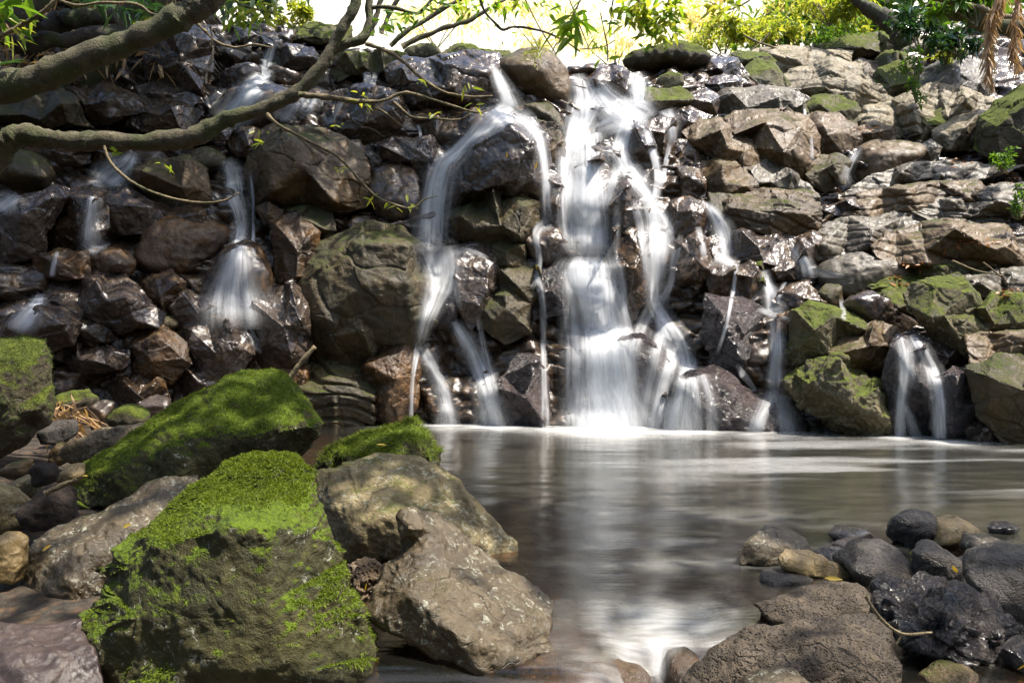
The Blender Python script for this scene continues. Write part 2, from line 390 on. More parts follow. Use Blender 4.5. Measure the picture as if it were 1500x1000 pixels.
def subdiv(V, T):
    E = np.sort(np.concatenate([T[:, [0, 1]], T[:, [1, 2]], T[:, [2, 0]]]), 1); U, inv = np.unique(E, axis=0, return_inverse=True); inv = inv.ravel()
    m = len(T); a, b, c = inv[:m] + len(V), inv[m:2 * m] + len(V), inv[2 * m:] + len(V)
    V2 = np.concatenate([V, (V[U[:, 0]] + V[U[:, 1]]) / 2])
    return V2, np.concatenate([np.stack([T[:, 0], a, c], 1), np.stack([a, T[:, 1], b], 1), np.stack([c, b, T[:, 2]], 1), np.stack([a, b, c], 1)])
def vnormals(V, T):
    n = np.cross(V[T[:, 1]] - V[T[:, 0]], V[T[:, 2]] - V[T[:, 0]]); N = np.zeros_like(V)
    for k in range(3): np.add.at(N, T[:, k], n)
    return N / (np.linalg.norm(N, axis=1)[:, None] + 1e-12)
def _simple(P):
    n = len(P)
    def cr(a, b, c): return (b[0] - a[0]) * (c[1] - a[1]) - (b[1] - a[1]) * (c[0] - a[0])
    for i in range(n):
        a, b = P[i], P[(i + 1) % n]
        for j in range(i + 2, n):
            if (j + 1) % n == i: continue
            c, d = P[j], P[(j + 1) % n]
            if cr(a, b, c) * cr(a, b, d) < 0 and cr(c, d, a) * cr(c, d, b) < 0: return False
    return True
def hewn(name, label, mat, pts, inner=None, Y=None, th=.5, soft=3, rgh=1., chis=.3, cat=None, group=None, strata=0., dy=0., top=.35, shift=-.06, jit=.05, holes=0., grow=1.):
    """A broken block: outline and inner edges at their own distances span its real faces; a back closes the body, then the faces are worn."""
    O = [[float(q) for q in s.split(',')] for s in pts.split()]
    px = np.array([v[:2] for v in O]); px = px.mean(0) + (px - px.mean(0)) * np.array(grow); seed = int(abs(px.sum()) * 7) % 100003; rng = np.random.default_rng(seed); pc = px.mean(0)
    if Y is None: Y = float(Yc(pc[0], pc[1] * .5 + px[:, 1].max() * .5)) + dy
    A, c2 = poly_area_c(px); size = math.sqrt(A) / F * Y; a = th * size; H = px[:, 1].max() - px[:, 1].min()
    if inner is None:
        d0 = [-top * a * np.clip((pc[1] - y) / (H * .5), -.4, 1) for x, y in px]
        inn = []; k0 = rng.integers(0, 2)
        for k in range(k0, len(px), 2):
            f = rng.uniform(.52, .84); x, y = c2 + (px[k] - c2) * f; inn.append([x, y + shift * H, a * rng.uniform(.45, 1.1)])
        inn.append([*(c2 + rng.normal(size=2) * .08 * H), a * rng.uniform(.85, 1.15)])
    else:
        d0 = [v[2] if len(v) > 2 else 0. for v in O]; inn = [[float(q) for q in s.split(',')] for s in inner.split()]
    P2, dd = [], []
    n = len(px)
    for k in range(n):
        p0, p1 = px[k], px[(k + 1) % n]; P2.append(p0); dd.append(d0[k]); e_ = p1 - p0; nn = np.array([-e_[1], e_[0]])
        if jit:
            t_ = rng.uniform(.3, .7); P2.append(p0 + e_ * t_ + nn * rng.normal() * jit); dd.append(d0[k] * (1 - t_) + d0[(k + 1) % n] * t_)
    nb = len(P2)
    for x, y, d in inn: P2.append(np.array([x, y])); dd.append(d)
    if not _simple(np.array(P2[:nb])): return hewn(name, label, mat, pts, inner, Y, th, soft, rgh, chis, cat, group, strata, 0., top, shift, 0., holes, grow)
    vs, _, fs, orig, _, _ = delaunay_2d_cdt([Vector(q) for q in P2], [(k, (k + 1) % nb) for k in range(nb)], [], 1, 1e-4)
    om = [o_[0] if o_ else 0 for o_ in orig]
    V = np.array([[vs[i].x, vs[i].y, dd[om[i]]] for i in range(len(vs))]); T = np.array([list(f) for f in fs if len(f) == 3])
    npx = math.sqrt(A); lv = 6 if npx > 230 else 5 if npx > 75 else 4
    assert len(T), label
    for q_ in range(lv):
        V, T = subdiv(V, T)
        if soft > 6 and q_ == lv - 3:      # water worn: round the edges between faces broadly
            E = np.concatenate([T[:, [0, 1]], T[:, [1, 2]], T[:, [2, 0]]]); E = np.concatenate([E, E[:, ::-1]]); dg = np.bincount(E[:, 0], minlength=len(V))
            U_, ct = np.unique(np.sort(np.concatenate([T[:, [0, 1]], T[:, [1, 2]], T[:, [2, 0]]]), 1), axis=0, return_counts=True); fix = np.zeros(len(V), bool); fix[U_[ct == 1].ravel()] = True
            for _ in range(soft):
                S_ = np.bincount(E[:, 0], weights=V[E[:, 1], 2], minlength=len(V)) / np.maximum(dg, 1); V[~fix, 2] += (S_[~fix] - V[~fix, 2]) * .6
    bd = np.full(len(V), 1e9); B_ = np.array(P2[:nb])
    for k in range(nb):
        p0, p1 = B_[k], B_[(k + 1) % nb]; e_ = p1 - p0; t_ = np.clip(((V[:, :2] - p0) @ e_) / (e_ @ e_ + 1e-9), 0, 1)
        bd = np.minimum(bd, np.linalg.norm(V[:, :2] - p0 - t_[:, None] * e_, axis=1))
    onb = bd < 1e-3; relb = np.sqrt(np.clip(bd / max(bd.max(), 1e-6), 0, 1))
    def world(d): yy = Y - d; return np.stack([(V[:, 0] - 750) / F * yy, yy, CAMZ - (V[:, 1] - 500) / F * yy], 1)
    Wf = world(V[:, 2]); Wb = world(V[:, 2] - relb * a * 1.8)
    idx = np.where(onb, np.arange(len(V)), len(V) + np.cumsum(~onb) - 1)
    W = np.concatenate([Wf, Wb[~onb]]); T2 = np.concatenate([T, idx[T][:, ::-1]])
    fn = np.cross(W[T[:, 1]] - W[T[:, 0]], W[T[:, 2]] - W[T[:, 0]]).sum(0)
    if fn[1] > 0: T2 = T2[:, ::-1]
    e_ = np.concatenate([T2[:, [0, 1]], T2[:, [1, 2]], T2[:, [2, 0]]]); deg = np.bincount(e_[:, 0], minlength=len(W))[:, None] + 1e-9
    def smooth(W, k, amt=.6):
        for _ in range(k):
            S = np.zeros_like(W)
            for q in range(3): S[:, q] = np.bincount(e_[:, 0], weights=W[e_[:, 1], q], minlength=len(W))
            W = W + (S / deg - W) * amt
        return W
    k_ = soft * (1 if lv == 4 else 2 if lv == 5 else 5)
    W = smooth(W, k_); N = vnormals(W, T2); sN = seed % 977
    disp = (fbm(W * (2.2 / size), sN, 3) * .035 * size + fbm(W * (7 / size), sN + 9, 3, .6) * .014 * size) * rgh
    amp = min(.014, .03 * size); disp += (fbm(W * 9, 2, 3, .6) * amp + fbm(W * 30, 5, 2) * amp * .3) * rgh
    if chis:
        f_ = 2.6 / size; d1, d2, rid, vec = worley((W + fbm(W * (2 / size), 3, 2)[:, None] * .14 * size) * f_ * np.array([1, 1, 1.3]), sN); ri = (rid * 1e6).astype(np.int64)
        tl = np.stack([_h(ri, ri * 0, ri * 0, k) for k in (1, 2, 3)], 1) - .5
        disp += chis * size * ((rid - .5) * .06 + (vec * tl).sum(1) * .16 - sstep(.05, .0, d2 - d1) * .04)
    if mat == 'MB': disp += sstep(.2, .55, N[:, 2]) * (.008 + .010 * fbm(W * 11, 6, 3) + .006 * np.abs(fbm(W * 30, 8, 2)))
    if holes:
        d1, d2, rid, vec = worley(W * (6.5 / size), sN); disp -= holes * size * sstep(.42, .1, d1) * .10
        disp += np.abs(fbm(W * (4 / size), 3, 3)) * .08 * size * holes
    if strata:
        sv = (W[:, 2] * .95 + W[:, 0] * .14 + fbm(W * .9, 7, 2) * .15) * 6 / max(size, .4); fr = sv - np.floor(sv); disp += (sstep(.0, .2, fr) * sstep(1, .8, fr) - .6) * .05 * size * strata
    W = W + N * disp[:, None]
    us_, inv_ = np.unique(T2, return_inverse=True); W = W[us_]; T2 = inv_.reshape(T2.shape)
    c = W.mean(0); o_ = mk(name, W - c, T2, M[mat], tuple(c)); tag(o_, label, cat or 'rock', group); ROCKS.append(o_); return o_
B, S, L = 'boulder', 'stone', 'rock_slab'
# ------------------------------------------------------------------ the rocks of the rock face, one object each
def CR(name, label, mat, pts, **k):
    g = dict(cat='rock', group='rocks of the waterfall face')
    if k.get('p', 11) < 8: k.setdefault('chis', .12); return rock(name, label, mat, pts, **g, **k)
    for q in ('p', 'nf', 'facets', 'q'): k.pop(q, None)
    x, y = [sum(float(s.split(',')[i]) for s in pts.split()) / len(pts.split()) for i in (0, 1)]
    if name == L: k.setdefault('shift', .05); k.setdefault('top', .9)
    elif x > 1000 and y < 440: k.setdefault('shift', .06); k.setdefault('top', .7)
    k.setdefault('soft', 1); k.setdefault('rgh', .6)
    k.setdefault('grow', ((1.48 if x > 1150 else 1.3), 1.2) if name == L else 1.18); k['th'] = k.get('th', .5) * .82
    if name == L and x > 1150 and 'strata' not in k: k['strata'] = .45
    return hewn(name, label, mat, pts, **g, **k)
# dark shaded side
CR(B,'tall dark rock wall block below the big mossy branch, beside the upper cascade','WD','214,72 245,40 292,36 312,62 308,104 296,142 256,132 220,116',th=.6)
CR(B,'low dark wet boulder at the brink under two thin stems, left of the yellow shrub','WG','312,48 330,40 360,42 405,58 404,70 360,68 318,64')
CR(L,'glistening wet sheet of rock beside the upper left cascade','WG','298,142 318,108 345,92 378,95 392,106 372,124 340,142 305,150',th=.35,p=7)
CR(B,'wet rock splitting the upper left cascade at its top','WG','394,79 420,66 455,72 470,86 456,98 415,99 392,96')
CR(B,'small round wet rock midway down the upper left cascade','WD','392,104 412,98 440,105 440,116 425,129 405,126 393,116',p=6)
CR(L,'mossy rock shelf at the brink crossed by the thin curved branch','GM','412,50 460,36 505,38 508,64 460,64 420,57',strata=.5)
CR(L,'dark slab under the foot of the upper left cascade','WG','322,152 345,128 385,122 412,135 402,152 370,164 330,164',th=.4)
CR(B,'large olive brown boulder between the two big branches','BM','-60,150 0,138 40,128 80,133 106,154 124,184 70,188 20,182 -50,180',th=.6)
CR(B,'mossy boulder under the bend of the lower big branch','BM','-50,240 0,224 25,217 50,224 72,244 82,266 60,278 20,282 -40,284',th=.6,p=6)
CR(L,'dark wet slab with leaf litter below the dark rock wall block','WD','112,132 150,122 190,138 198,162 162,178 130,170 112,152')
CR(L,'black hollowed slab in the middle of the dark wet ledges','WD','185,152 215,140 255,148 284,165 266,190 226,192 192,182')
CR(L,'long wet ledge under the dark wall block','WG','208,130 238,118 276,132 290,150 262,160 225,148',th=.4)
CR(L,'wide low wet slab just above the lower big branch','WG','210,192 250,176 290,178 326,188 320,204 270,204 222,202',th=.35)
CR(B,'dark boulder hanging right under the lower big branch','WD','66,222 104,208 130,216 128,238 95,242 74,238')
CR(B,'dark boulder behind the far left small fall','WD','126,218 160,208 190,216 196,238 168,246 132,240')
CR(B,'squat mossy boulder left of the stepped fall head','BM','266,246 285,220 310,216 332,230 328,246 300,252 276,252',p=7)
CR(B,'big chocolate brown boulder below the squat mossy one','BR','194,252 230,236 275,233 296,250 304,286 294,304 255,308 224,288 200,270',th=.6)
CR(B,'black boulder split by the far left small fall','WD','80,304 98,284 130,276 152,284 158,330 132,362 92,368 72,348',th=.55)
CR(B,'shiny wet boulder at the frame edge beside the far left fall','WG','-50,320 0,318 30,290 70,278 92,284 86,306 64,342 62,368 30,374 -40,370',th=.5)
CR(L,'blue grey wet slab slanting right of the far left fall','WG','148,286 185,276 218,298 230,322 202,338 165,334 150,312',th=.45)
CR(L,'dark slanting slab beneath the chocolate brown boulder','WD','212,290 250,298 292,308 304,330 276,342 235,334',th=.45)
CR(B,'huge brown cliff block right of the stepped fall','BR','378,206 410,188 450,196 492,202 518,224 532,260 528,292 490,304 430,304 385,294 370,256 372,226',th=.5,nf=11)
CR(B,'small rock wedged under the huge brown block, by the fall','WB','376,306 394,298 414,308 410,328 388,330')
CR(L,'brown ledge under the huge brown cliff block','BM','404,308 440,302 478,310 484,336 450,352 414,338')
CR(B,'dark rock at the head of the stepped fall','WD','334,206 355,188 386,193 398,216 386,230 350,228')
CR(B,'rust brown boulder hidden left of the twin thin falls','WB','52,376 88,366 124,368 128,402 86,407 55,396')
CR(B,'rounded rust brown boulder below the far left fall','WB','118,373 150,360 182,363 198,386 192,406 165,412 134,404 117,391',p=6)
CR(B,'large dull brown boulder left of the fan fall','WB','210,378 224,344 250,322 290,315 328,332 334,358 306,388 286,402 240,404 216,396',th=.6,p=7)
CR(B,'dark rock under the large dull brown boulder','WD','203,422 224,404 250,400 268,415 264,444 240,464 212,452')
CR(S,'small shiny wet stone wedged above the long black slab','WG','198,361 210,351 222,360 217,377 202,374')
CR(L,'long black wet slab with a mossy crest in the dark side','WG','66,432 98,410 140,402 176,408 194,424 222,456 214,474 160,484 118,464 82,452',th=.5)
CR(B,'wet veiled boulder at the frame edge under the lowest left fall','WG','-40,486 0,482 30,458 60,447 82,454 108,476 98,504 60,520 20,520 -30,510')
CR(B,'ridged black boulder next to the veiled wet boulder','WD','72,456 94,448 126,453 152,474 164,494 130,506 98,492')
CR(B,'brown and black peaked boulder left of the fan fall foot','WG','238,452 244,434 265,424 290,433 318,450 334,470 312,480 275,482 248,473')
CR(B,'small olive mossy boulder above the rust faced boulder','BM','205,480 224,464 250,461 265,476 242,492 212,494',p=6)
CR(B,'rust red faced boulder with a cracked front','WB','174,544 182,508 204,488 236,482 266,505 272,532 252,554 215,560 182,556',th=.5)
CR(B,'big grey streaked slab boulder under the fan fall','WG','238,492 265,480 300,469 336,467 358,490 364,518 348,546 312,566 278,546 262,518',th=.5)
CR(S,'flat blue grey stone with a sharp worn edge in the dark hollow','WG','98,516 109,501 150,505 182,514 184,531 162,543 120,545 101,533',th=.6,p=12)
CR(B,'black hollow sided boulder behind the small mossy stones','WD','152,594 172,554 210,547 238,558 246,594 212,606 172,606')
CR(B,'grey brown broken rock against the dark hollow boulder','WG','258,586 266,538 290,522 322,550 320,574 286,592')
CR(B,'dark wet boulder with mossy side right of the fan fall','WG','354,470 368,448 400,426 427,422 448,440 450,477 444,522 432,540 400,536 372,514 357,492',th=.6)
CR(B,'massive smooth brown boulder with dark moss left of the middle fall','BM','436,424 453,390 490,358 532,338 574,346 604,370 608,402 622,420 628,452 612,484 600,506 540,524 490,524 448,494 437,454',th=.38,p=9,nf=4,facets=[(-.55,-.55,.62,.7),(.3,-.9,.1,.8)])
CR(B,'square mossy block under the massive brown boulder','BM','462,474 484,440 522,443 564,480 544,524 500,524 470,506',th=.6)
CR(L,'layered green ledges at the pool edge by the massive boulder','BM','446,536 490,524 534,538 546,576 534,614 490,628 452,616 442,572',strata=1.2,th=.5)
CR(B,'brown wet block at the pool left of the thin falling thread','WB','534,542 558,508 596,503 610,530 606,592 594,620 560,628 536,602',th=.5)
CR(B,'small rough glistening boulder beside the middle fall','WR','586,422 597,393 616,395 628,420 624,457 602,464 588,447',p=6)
# centre
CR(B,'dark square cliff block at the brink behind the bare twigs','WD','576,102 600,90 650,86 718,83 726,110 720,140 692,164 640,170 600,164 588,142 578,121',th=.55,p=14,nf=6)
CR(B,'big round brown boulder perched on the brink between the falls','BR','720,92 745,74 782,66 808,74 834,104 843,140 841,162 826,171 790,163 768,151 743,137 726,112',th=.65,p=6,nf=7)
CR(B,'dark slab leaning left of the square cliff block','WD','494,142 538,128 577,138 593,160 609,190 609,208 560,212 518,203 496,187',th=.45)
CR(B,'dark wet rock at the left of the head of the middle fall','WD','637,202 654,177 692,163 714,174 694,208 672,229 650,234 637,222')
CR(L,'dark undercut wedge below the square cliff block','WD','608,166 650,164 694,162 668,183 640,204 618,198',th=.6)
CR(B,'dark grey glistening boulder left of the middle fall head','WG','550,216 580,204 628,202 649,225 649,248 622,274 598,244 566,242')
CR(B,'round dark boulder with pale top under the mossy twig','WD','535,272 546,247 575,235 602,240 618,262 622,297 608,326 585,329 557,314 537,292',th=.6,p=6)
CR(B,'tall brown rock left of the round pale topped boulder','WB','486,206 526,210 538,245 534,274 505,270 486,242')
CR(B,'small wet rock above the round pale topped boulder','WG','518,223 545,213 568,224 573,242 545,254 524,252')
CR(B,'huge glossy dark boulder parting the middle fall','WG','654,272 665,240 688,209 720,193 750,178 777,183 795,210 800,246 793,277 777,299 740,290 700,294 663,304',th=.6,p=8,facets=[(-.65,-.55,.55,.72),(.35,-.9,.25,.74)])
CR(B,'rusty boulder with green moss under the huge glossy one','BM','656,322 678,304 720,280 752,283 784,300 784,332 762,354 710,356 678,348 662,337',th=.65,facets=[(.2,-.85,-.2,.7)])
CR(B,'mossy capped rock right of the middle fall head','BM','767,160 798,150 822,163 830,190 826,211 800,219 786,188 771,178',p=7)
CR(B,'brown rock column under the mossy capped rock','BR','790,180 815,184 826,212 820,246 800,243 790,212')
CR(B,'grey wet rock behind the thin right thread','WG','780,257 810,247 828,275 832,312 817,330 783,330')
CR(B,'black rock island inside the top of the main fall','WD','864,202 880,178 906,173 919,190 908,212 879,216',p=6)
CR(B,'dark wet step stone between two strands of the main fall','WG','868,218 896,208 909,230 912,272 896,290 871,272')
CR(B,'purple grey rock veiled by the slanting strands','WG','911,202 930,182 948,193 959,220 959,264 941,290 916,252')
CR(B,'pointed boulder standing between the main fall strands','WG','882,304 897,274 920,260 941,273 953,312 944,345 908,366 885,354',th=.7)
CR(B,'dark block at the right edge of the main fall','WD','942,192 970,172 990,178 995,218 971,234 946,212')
CR(B,'square dark block at the brink with water on both sides','WD','860,117 885,100 912,101 926,114 926,141 895,144 872,138',p=14)
rock(B,'big bushy moss dome at the brink of the main fall','MG','892,98 920,80 945,64 975,54 1004,56 1030,64 1044,84 1000,98 950,104 908,106',p=5,th=.7,cat='rock',group='rocks of the waterfall face',rgh=1.8)
CR(S,'yellow mossy stone just right of the main fall top','GM','954,120 975,106 998,111 1004,127 975,138 957,132',p=6)
CR(L,'flat stone ledge right of the main fall top','GM','918,144 950,131 988,128 1006,146 970,159 931,155')
CR(B,'grey mossy rock at the brink under the forked trunk','GM','496,76 530,78 562,73 588,79 596,96 560,104 520,109 496,118')
CR(B,'brown rounded rock on the skyline right of the forked trunk','GM','586,74 612,62 637,66 654,82 620,90 596,86',p=6)
CR(L,'low dark rock on the skyline over the square cliff block','GM','648,82 672,66 702,71 736,74 742,84 690,92')
CR(B,'round wet boulder beneath the fork of the middle fall','WR','628,457 637,439 655,430 671,444 671,468 656,482 634,478',p=5)
CR(B,'green wet rock right under the rusty mossy boulder','BM','711,359 740,350 768,361 766,392 745,399 721,387')
CR(B,'round grey rock at the little side pool','WG','764,352 790,331 818,333 832,361 829,393 800,399 776,377',p=6)
CR(B,'dark green broken rock left of the little side thread','BM','731,397 765,386 789,394 794,428 776,444 741,438')
CR(B,'glistening knobbly rock at the left edge of the main fall','WR','786,402 815,393 832,420 829,454 800,459 788,432')
CR(B,'mossy wet rock in the wall between the two falls','BM','706,442 740,428 774,444 774,484 740,499 711,478')
CR(B,'green stained rough boulder at the pool between the falls','WR','724,574 758,526 788,530 800,580 796,624 745,628 724,604')
CR(L,'smooth grey chute rock beside the middle fall','WG','660,372 700,362 724,380 720,422 709,459 690,475 671,442',th=.4)
CR(B,'dark rock crossed by white threads below the main step','WG','866,422 890,407 909,425 917,457 902,475 876,459')
CR(B,'tall black rock pillar between the main fall and right strands','WD','896,340 940,332 950,380 945,432 927,460 902,454 895,400',th=.6)
CR(B,'rough reddish brown dome between the main fall and right strands','WR','900,494 930,477 958,493 980,530 976,584 947,626 907,626 894,560',p=5,th=.55)
CR(S,'dark splash stone at the pool in the right strands','WR','955,592 975,577 985,612 971,630 954,626')
CR(B,'large rough splashed mound at the pool right of the main fall','WR','985,560 1000,530 1032,517 1075,558 1112,578 1162,590 1190,620 1186,642 1090,642 985,640',th=.5,p=6)
# right side
CR(B,'wet brown boulder in the rubble right of the moss dome','WG','1018,104 1038,86 1077,87 1090,105 1072,116 1032,116')
CR(L,'grey flat rock on the skyline behind the rubble','GM','1060,87 1083,75 1117,79 1130,90 1102,99 1072,98')
CR(B,'block shaped mossy boulder in the rubble','GM','1091,107 1108,89 1132,93 1144,110 1157,126 1153,136 1115,134 1095,127')
CR(L,'smooth grey leaning slab with feathery stains','GS','1055,147 1073,130 1110,127 1153,133 1170,146 1142,163 1110,174 1068,184 1053,167',th=.45)
CR(B,'angular brown rock right of the stained slab','GM','1121,160 1150,140 1173,146 1181,166 1162,176 1128,171')
CR(B,'mossy boulder with a dark front beside the trickle','GM','1176,167 1194,143 1222,140 1250,154 1255,175 1230,187 1192,178')
CR(L,'broad pale slope of sunlit rock under the leafy shrubs','TD','1148,127 1178,106 1216,86 1246,98 1258,120 1282,146 1243,165 1200,155 1160,143',th=.4)
CR(B,'triangular dark green boulder by the ivy','GM','1271,133 1288,103 1316,92 1340,114 1335,139 1300,155 1275,151',facets=[(.1,-.95,.1,.7)])
CR(B,'dark brown notch rock above the sunlit slope','BR','1236,107 1258,88 1284,95 1284,115 1254,119')
CR(B,'dark shouldered rock left of the ivy','GM','1276,97 1298,76 1326,80 1333,97 1300,112 1281,111')
CR(B,'big pale grey boulder under the hanging dead fronds','GS','1344,134 1360,103 1395,89 1438,93 1450,115 1444,139 1420,155 1376,145',th=.6,facets=[(-.3,-.5,.8,.72)])
CR(L,'broad sunlit slab with white patches in the right bank','TD','1268,188 1292,158 1338,138 1365,130 1403,140 1436,160 1402,172 1366,179 1346,195 1300,210 1275,204',th=.4,facets=[(-.2,-.5,.85,.7)])
CR(B,'sunlit mottled boulder left of the dark moss boulder','TD','1370,192 1398,173 1432,160 1449,173 1445,208 1416,220 1388,220 1373,202',facets=[(-.3,-.6,.75,.72)])
CR(B,'small mossy rock under the broad sunlit slab','GM','1325,198 1348,173 1377,162 1395,175 1378,199 1345,210')
CR(B,'great dark moss boulder at the right frame edge','MG','1436,216 1441,173 1462,152 1500,131 1570,136 1570,248 1500,244 1458,230',th=.6)
CR(B,'big brown boulder with a sunlit shoulder in the right bank','TB','1058,184 1085,170 1120,167 1152,164 1178,176 1192,205 1192,238 1175,267 1150,265 1118,240 1091,208',th=.65,facets=[(-.45,-.5,.72,.62),(.45,-.88,-.05,.72)])
CR(B,'rounded brown boulder right of the trickle','TB','1177,179 1199,166 1226,169 1249,184 1258,206 1243,229 1215,235 1193,224 1185,202',th=.65,facets=[(0,-.4,.9,.74)])
CR(S,'long low brown block beside the rounded brown boulder','TB','1247,191 1270,184 1306,186 1308,204 1281,211 1253,211',p=12)
CR(B,'dark mossy rock under the rounded brown boulder','BM','1176,253 1193,230 1226,227 1242,240 1235,268 1210,280 1182,276')
CR(B,'smooth sloping boulder with a wet channel on its left side','TB','1248,266 1252,240 1262,213 1290,203 1332,205 1356,208 1344,234 1311,244 1281,273 1260,275',th=.6,p=7,facets=[(-.2,-.6,.75,.7)])
CR(B,'small grey rock at the end of the smooth sloping boulder','GS','1342,217 1364,206 1378,217 1374,235 1349,239')
CR(B,'leaning boulder with a bright crest right of the main fall','TB','1007,197 1030,180 1056,180 1083,197 1104,215 1110,242 1103,267 1087,264 1057,239 1026,223',th=.6,facets=[(-.2,-.35,.9,.66)])
CR(B,'triangular dark faced block under the leaning boulder','BR','1023,242 1059,230 1085,244 1104,269 1104,284 1065,293 1031,289',th=.6,facets=[(.5,-.85,.1,.66),(-.6,-.7,.3,.7)])
CR(B,'dark wet rock left of the leaning boulder','WD','994,205 1020,212 1042,230 1023,244 994,244')
CR(B,'black wet rock left of the triangular dark block','WD','994,247 1024,242 1034,266 1031,289 994,292')
CR(L,'grey slanting slab right of the triangular dark block','GS','1101,246 1125,237 1157,248 1186,280 1175,297 1130,280 1107,265',th=.45)
CR(L,'brown stepped wall in the middle of the right bank','BR','1056,294 1090,285 1150,283 1181,286 1190,311 1184,334 1120,350 1071,329',th=.5,strata=.5)
CR(L,'long grey slab sloping from the wet channel up to the bank','GS','1259,284 1289,257 1330,240 1368,239 1386,250 1352,262 1310,273 1281,293',th=.4,facets=[(-.1,-.5,.85,.72)])
CR(L,'flat slab topped by rusty leaves near the dark moss boulder','GS','1340,268 1374,249 1421,242 1470,245 1427,263 1392,279 1354,282',th=.4)
CR(L,'warm brown slab in the layered right bank','TB','1264,318 1283,286 1330,275 1403,269 1418,285 1382,304 1336,315 1289,327',th=.4,strata=.6,facets=[(0,-.9,-.3,.75)])
CR(L,'long dark layered slab reaching the right frame edge','GS','1358,324 1399,292 1450,275 1512,269 1560,288 1492,304 1431,315 1384,325',th=.4,strata=.7)
CR(S,'white glinting wet stone at the head of the right trickles','WG','1211,307 1239,290 1278,290 1274,308 1236,316')
CR(L,'low grey ledge under the warm brown slab','GS','1285,327 1320,316 1362,319 1440,315 1440,338 1360,345 1297,344',th=.45,strata=.8)
CR(L,'thick grey slab end with square edge in the layered bank','GS','1209,357 1229,333 1281,325 1334,332 1346,350 1322,366 1270,379 1226,376',th=.5,p=12)
CR(L,'massive reddish brown ledge with leaves on top','TB','1323,362 1348,340 1395,325 1454,332 1467,348 1570,348 1570,402 1420,393 1348,385 1329,376',th=.5,strata=.5,facets=[(0,-.95,-.2,.78)])
CR(L,'smooth blue grey wet slab below the thick square slab','GS','1183,397 1213,379 1260,372 1312,380 1351,398 1322,414 1281,430 1240,435 1200,429',th=.4,p=6)
CR(L,'long curved slab with a mossy top edge','GM','1304,418 1333,396 1380,387 1428,395 1446,410 1427,424 1370,422 1318,424',th=.45)
CR(S,'narrow dark green step stone in the wet slabs','BM','1264,422 1290,412 1318,419 1313,433 1278,437')
CR(L,'pale green slab left of the deep mossy cleft','GM','1269,448 1298,426 1342,417 1349,435 1338,459 1300,463',th=.5)
CR(B,'large moss faced block with a deep cleft on its left','GM','1334,436 1363,416 1402,409 1424,430 1434,460 1450,492 1450,525 1420,530 1388,505 1357,473 1341,457',th=.5,facets=[(.1,-.9,-.25,.72)])
CR(B,'pale lichen rock at the right frame edge over the brown wall','GM','1435,453 1458,433 1492,432 1570,445 1570,490 1470,496 1441,484',th=.5)
CR(L,'brown undercut wall at the right frame edge','TB','1444,494 1500,486 1580,482 1580,552 1500,542 1449,530',th=.5)
CR(L,'flat grey slab under twigs at the right frame edge','GS','1430,408 1470,395 1560,394 1560,432 1480,438 1430,428',th=.45)
CR(L,'broad wet slab sliding down beside the round mossy rock','WG','1229,453 1238,430 1277,427 1304,450 1346,472 1350,496 1310,491 1267,474',th=.35,p=7)
CR(B,'round mossy rock standing on the wet slab','BM','1196,432 1211,412 1231,418 1237,441 1229,460 1206,454',p=5)
CR(B,'black wet rock above the thin right fall','WD','1136,442 1154,422 1182,415 1210,440 1210,457 1165,455')
CR(B,'big slanting boulder with a yellow green mossy flank','GM','1160,504 1164,460 1189,447 1232,457 1266,475 1271,488 1243,506 1216,526 1180,536 1160,524',th=.5,facets=[(-.1,-.85,-.4,.72),(.2,-.4,.9,.75)])
CR(B,'brown boulder with a pale shining crest left of the twin fall','TB','1194,530 1238,495 1281,475 1308,482 1317,510 1315,540 1270,537 1216,537',th=.55,facets=[(.1,-.5,.85,.72)])
CR(B,'knobbly moss covered boulder at the pool left of the twin fall','GM','1164,562 1192,538 1231,528 1254,543 1291,573 1311,600 1310,632 1260,642 1210,618 1180,595',th=.6,rgh=1.6,nf=12)
CR(S,'flat pale stone at the pool below the knobbly mossy boulder','GS','1245,628 1267,614 1297,620 1303,636 1262,641')
CR(B,'dark wet rock right of the twin fall','WG','1354,512 1379,497 1408,508 1420,533 1386,540 1361,528')
CR(B,'low dark wet rock at the pool by the frame edge','WG','1414,630 1439,612 1463,618 1472,646 1430,654')
CR(B,'rough wet rock behind the twin fall','WR','1310,512 1340,492 1360,510 1372,560 1366,620 1330,642 1308,610',th=.4)
CR(B,'rough purple grey wet rock right of the twin fall foot','WR','1372,560 1400,545 1436,560 1450,600 1430,632 1390,645 1368,620',th=.5)
CR(B,'dark green mossy wall boulder over the low wet pool rock','BM','1420,545 1460,525 1540,530 1560,600 1530,650 1470,640 1436,606',th=.5)
CR(B,'dark stepped block right of the thin right thread','WD','1036,392 1058,380 1080,386 1078,424 1055,440 1038,417')
CR(B,'black block between the two thin right falls','WD','1077,397 1095,383 1113,386 1114,434 1095,446 1077,432')
CR(S,'thin upright rock with bright moss beside the thin right fall','MG','1098,390 1115,385 1121,420 1112,444 1098,427')
CR(L,'black wet ledge at the top of the thin right falls','WG','1044,352 1090,335 1142,342 1179,360 1174,389 1120,387 1066,384',th=.5)
CR(S,'small dark block on the ledge of the thin right fall','WD','1127,394 1150,380 1168,387 1163,409 1138,409')
CR(B,'wet black boulder at the corner of the layered bank','WD','1168,352 1190,340 1215,350 1222,375 1190,387 1172,378')
CR(L,'pale sunlit ledge on the skyline below the yellow grass','TD','1105,88 1130,74 1180,70 1225,76 1222,92 1180,102 1130,102',th=.5)
CR(L,'white sunlit hump of rock below the glossy shrub','TD','1296,78 1318,62 1348,54 1368,60 1372,76 1340,86 1308,90',th=.5,p=6)
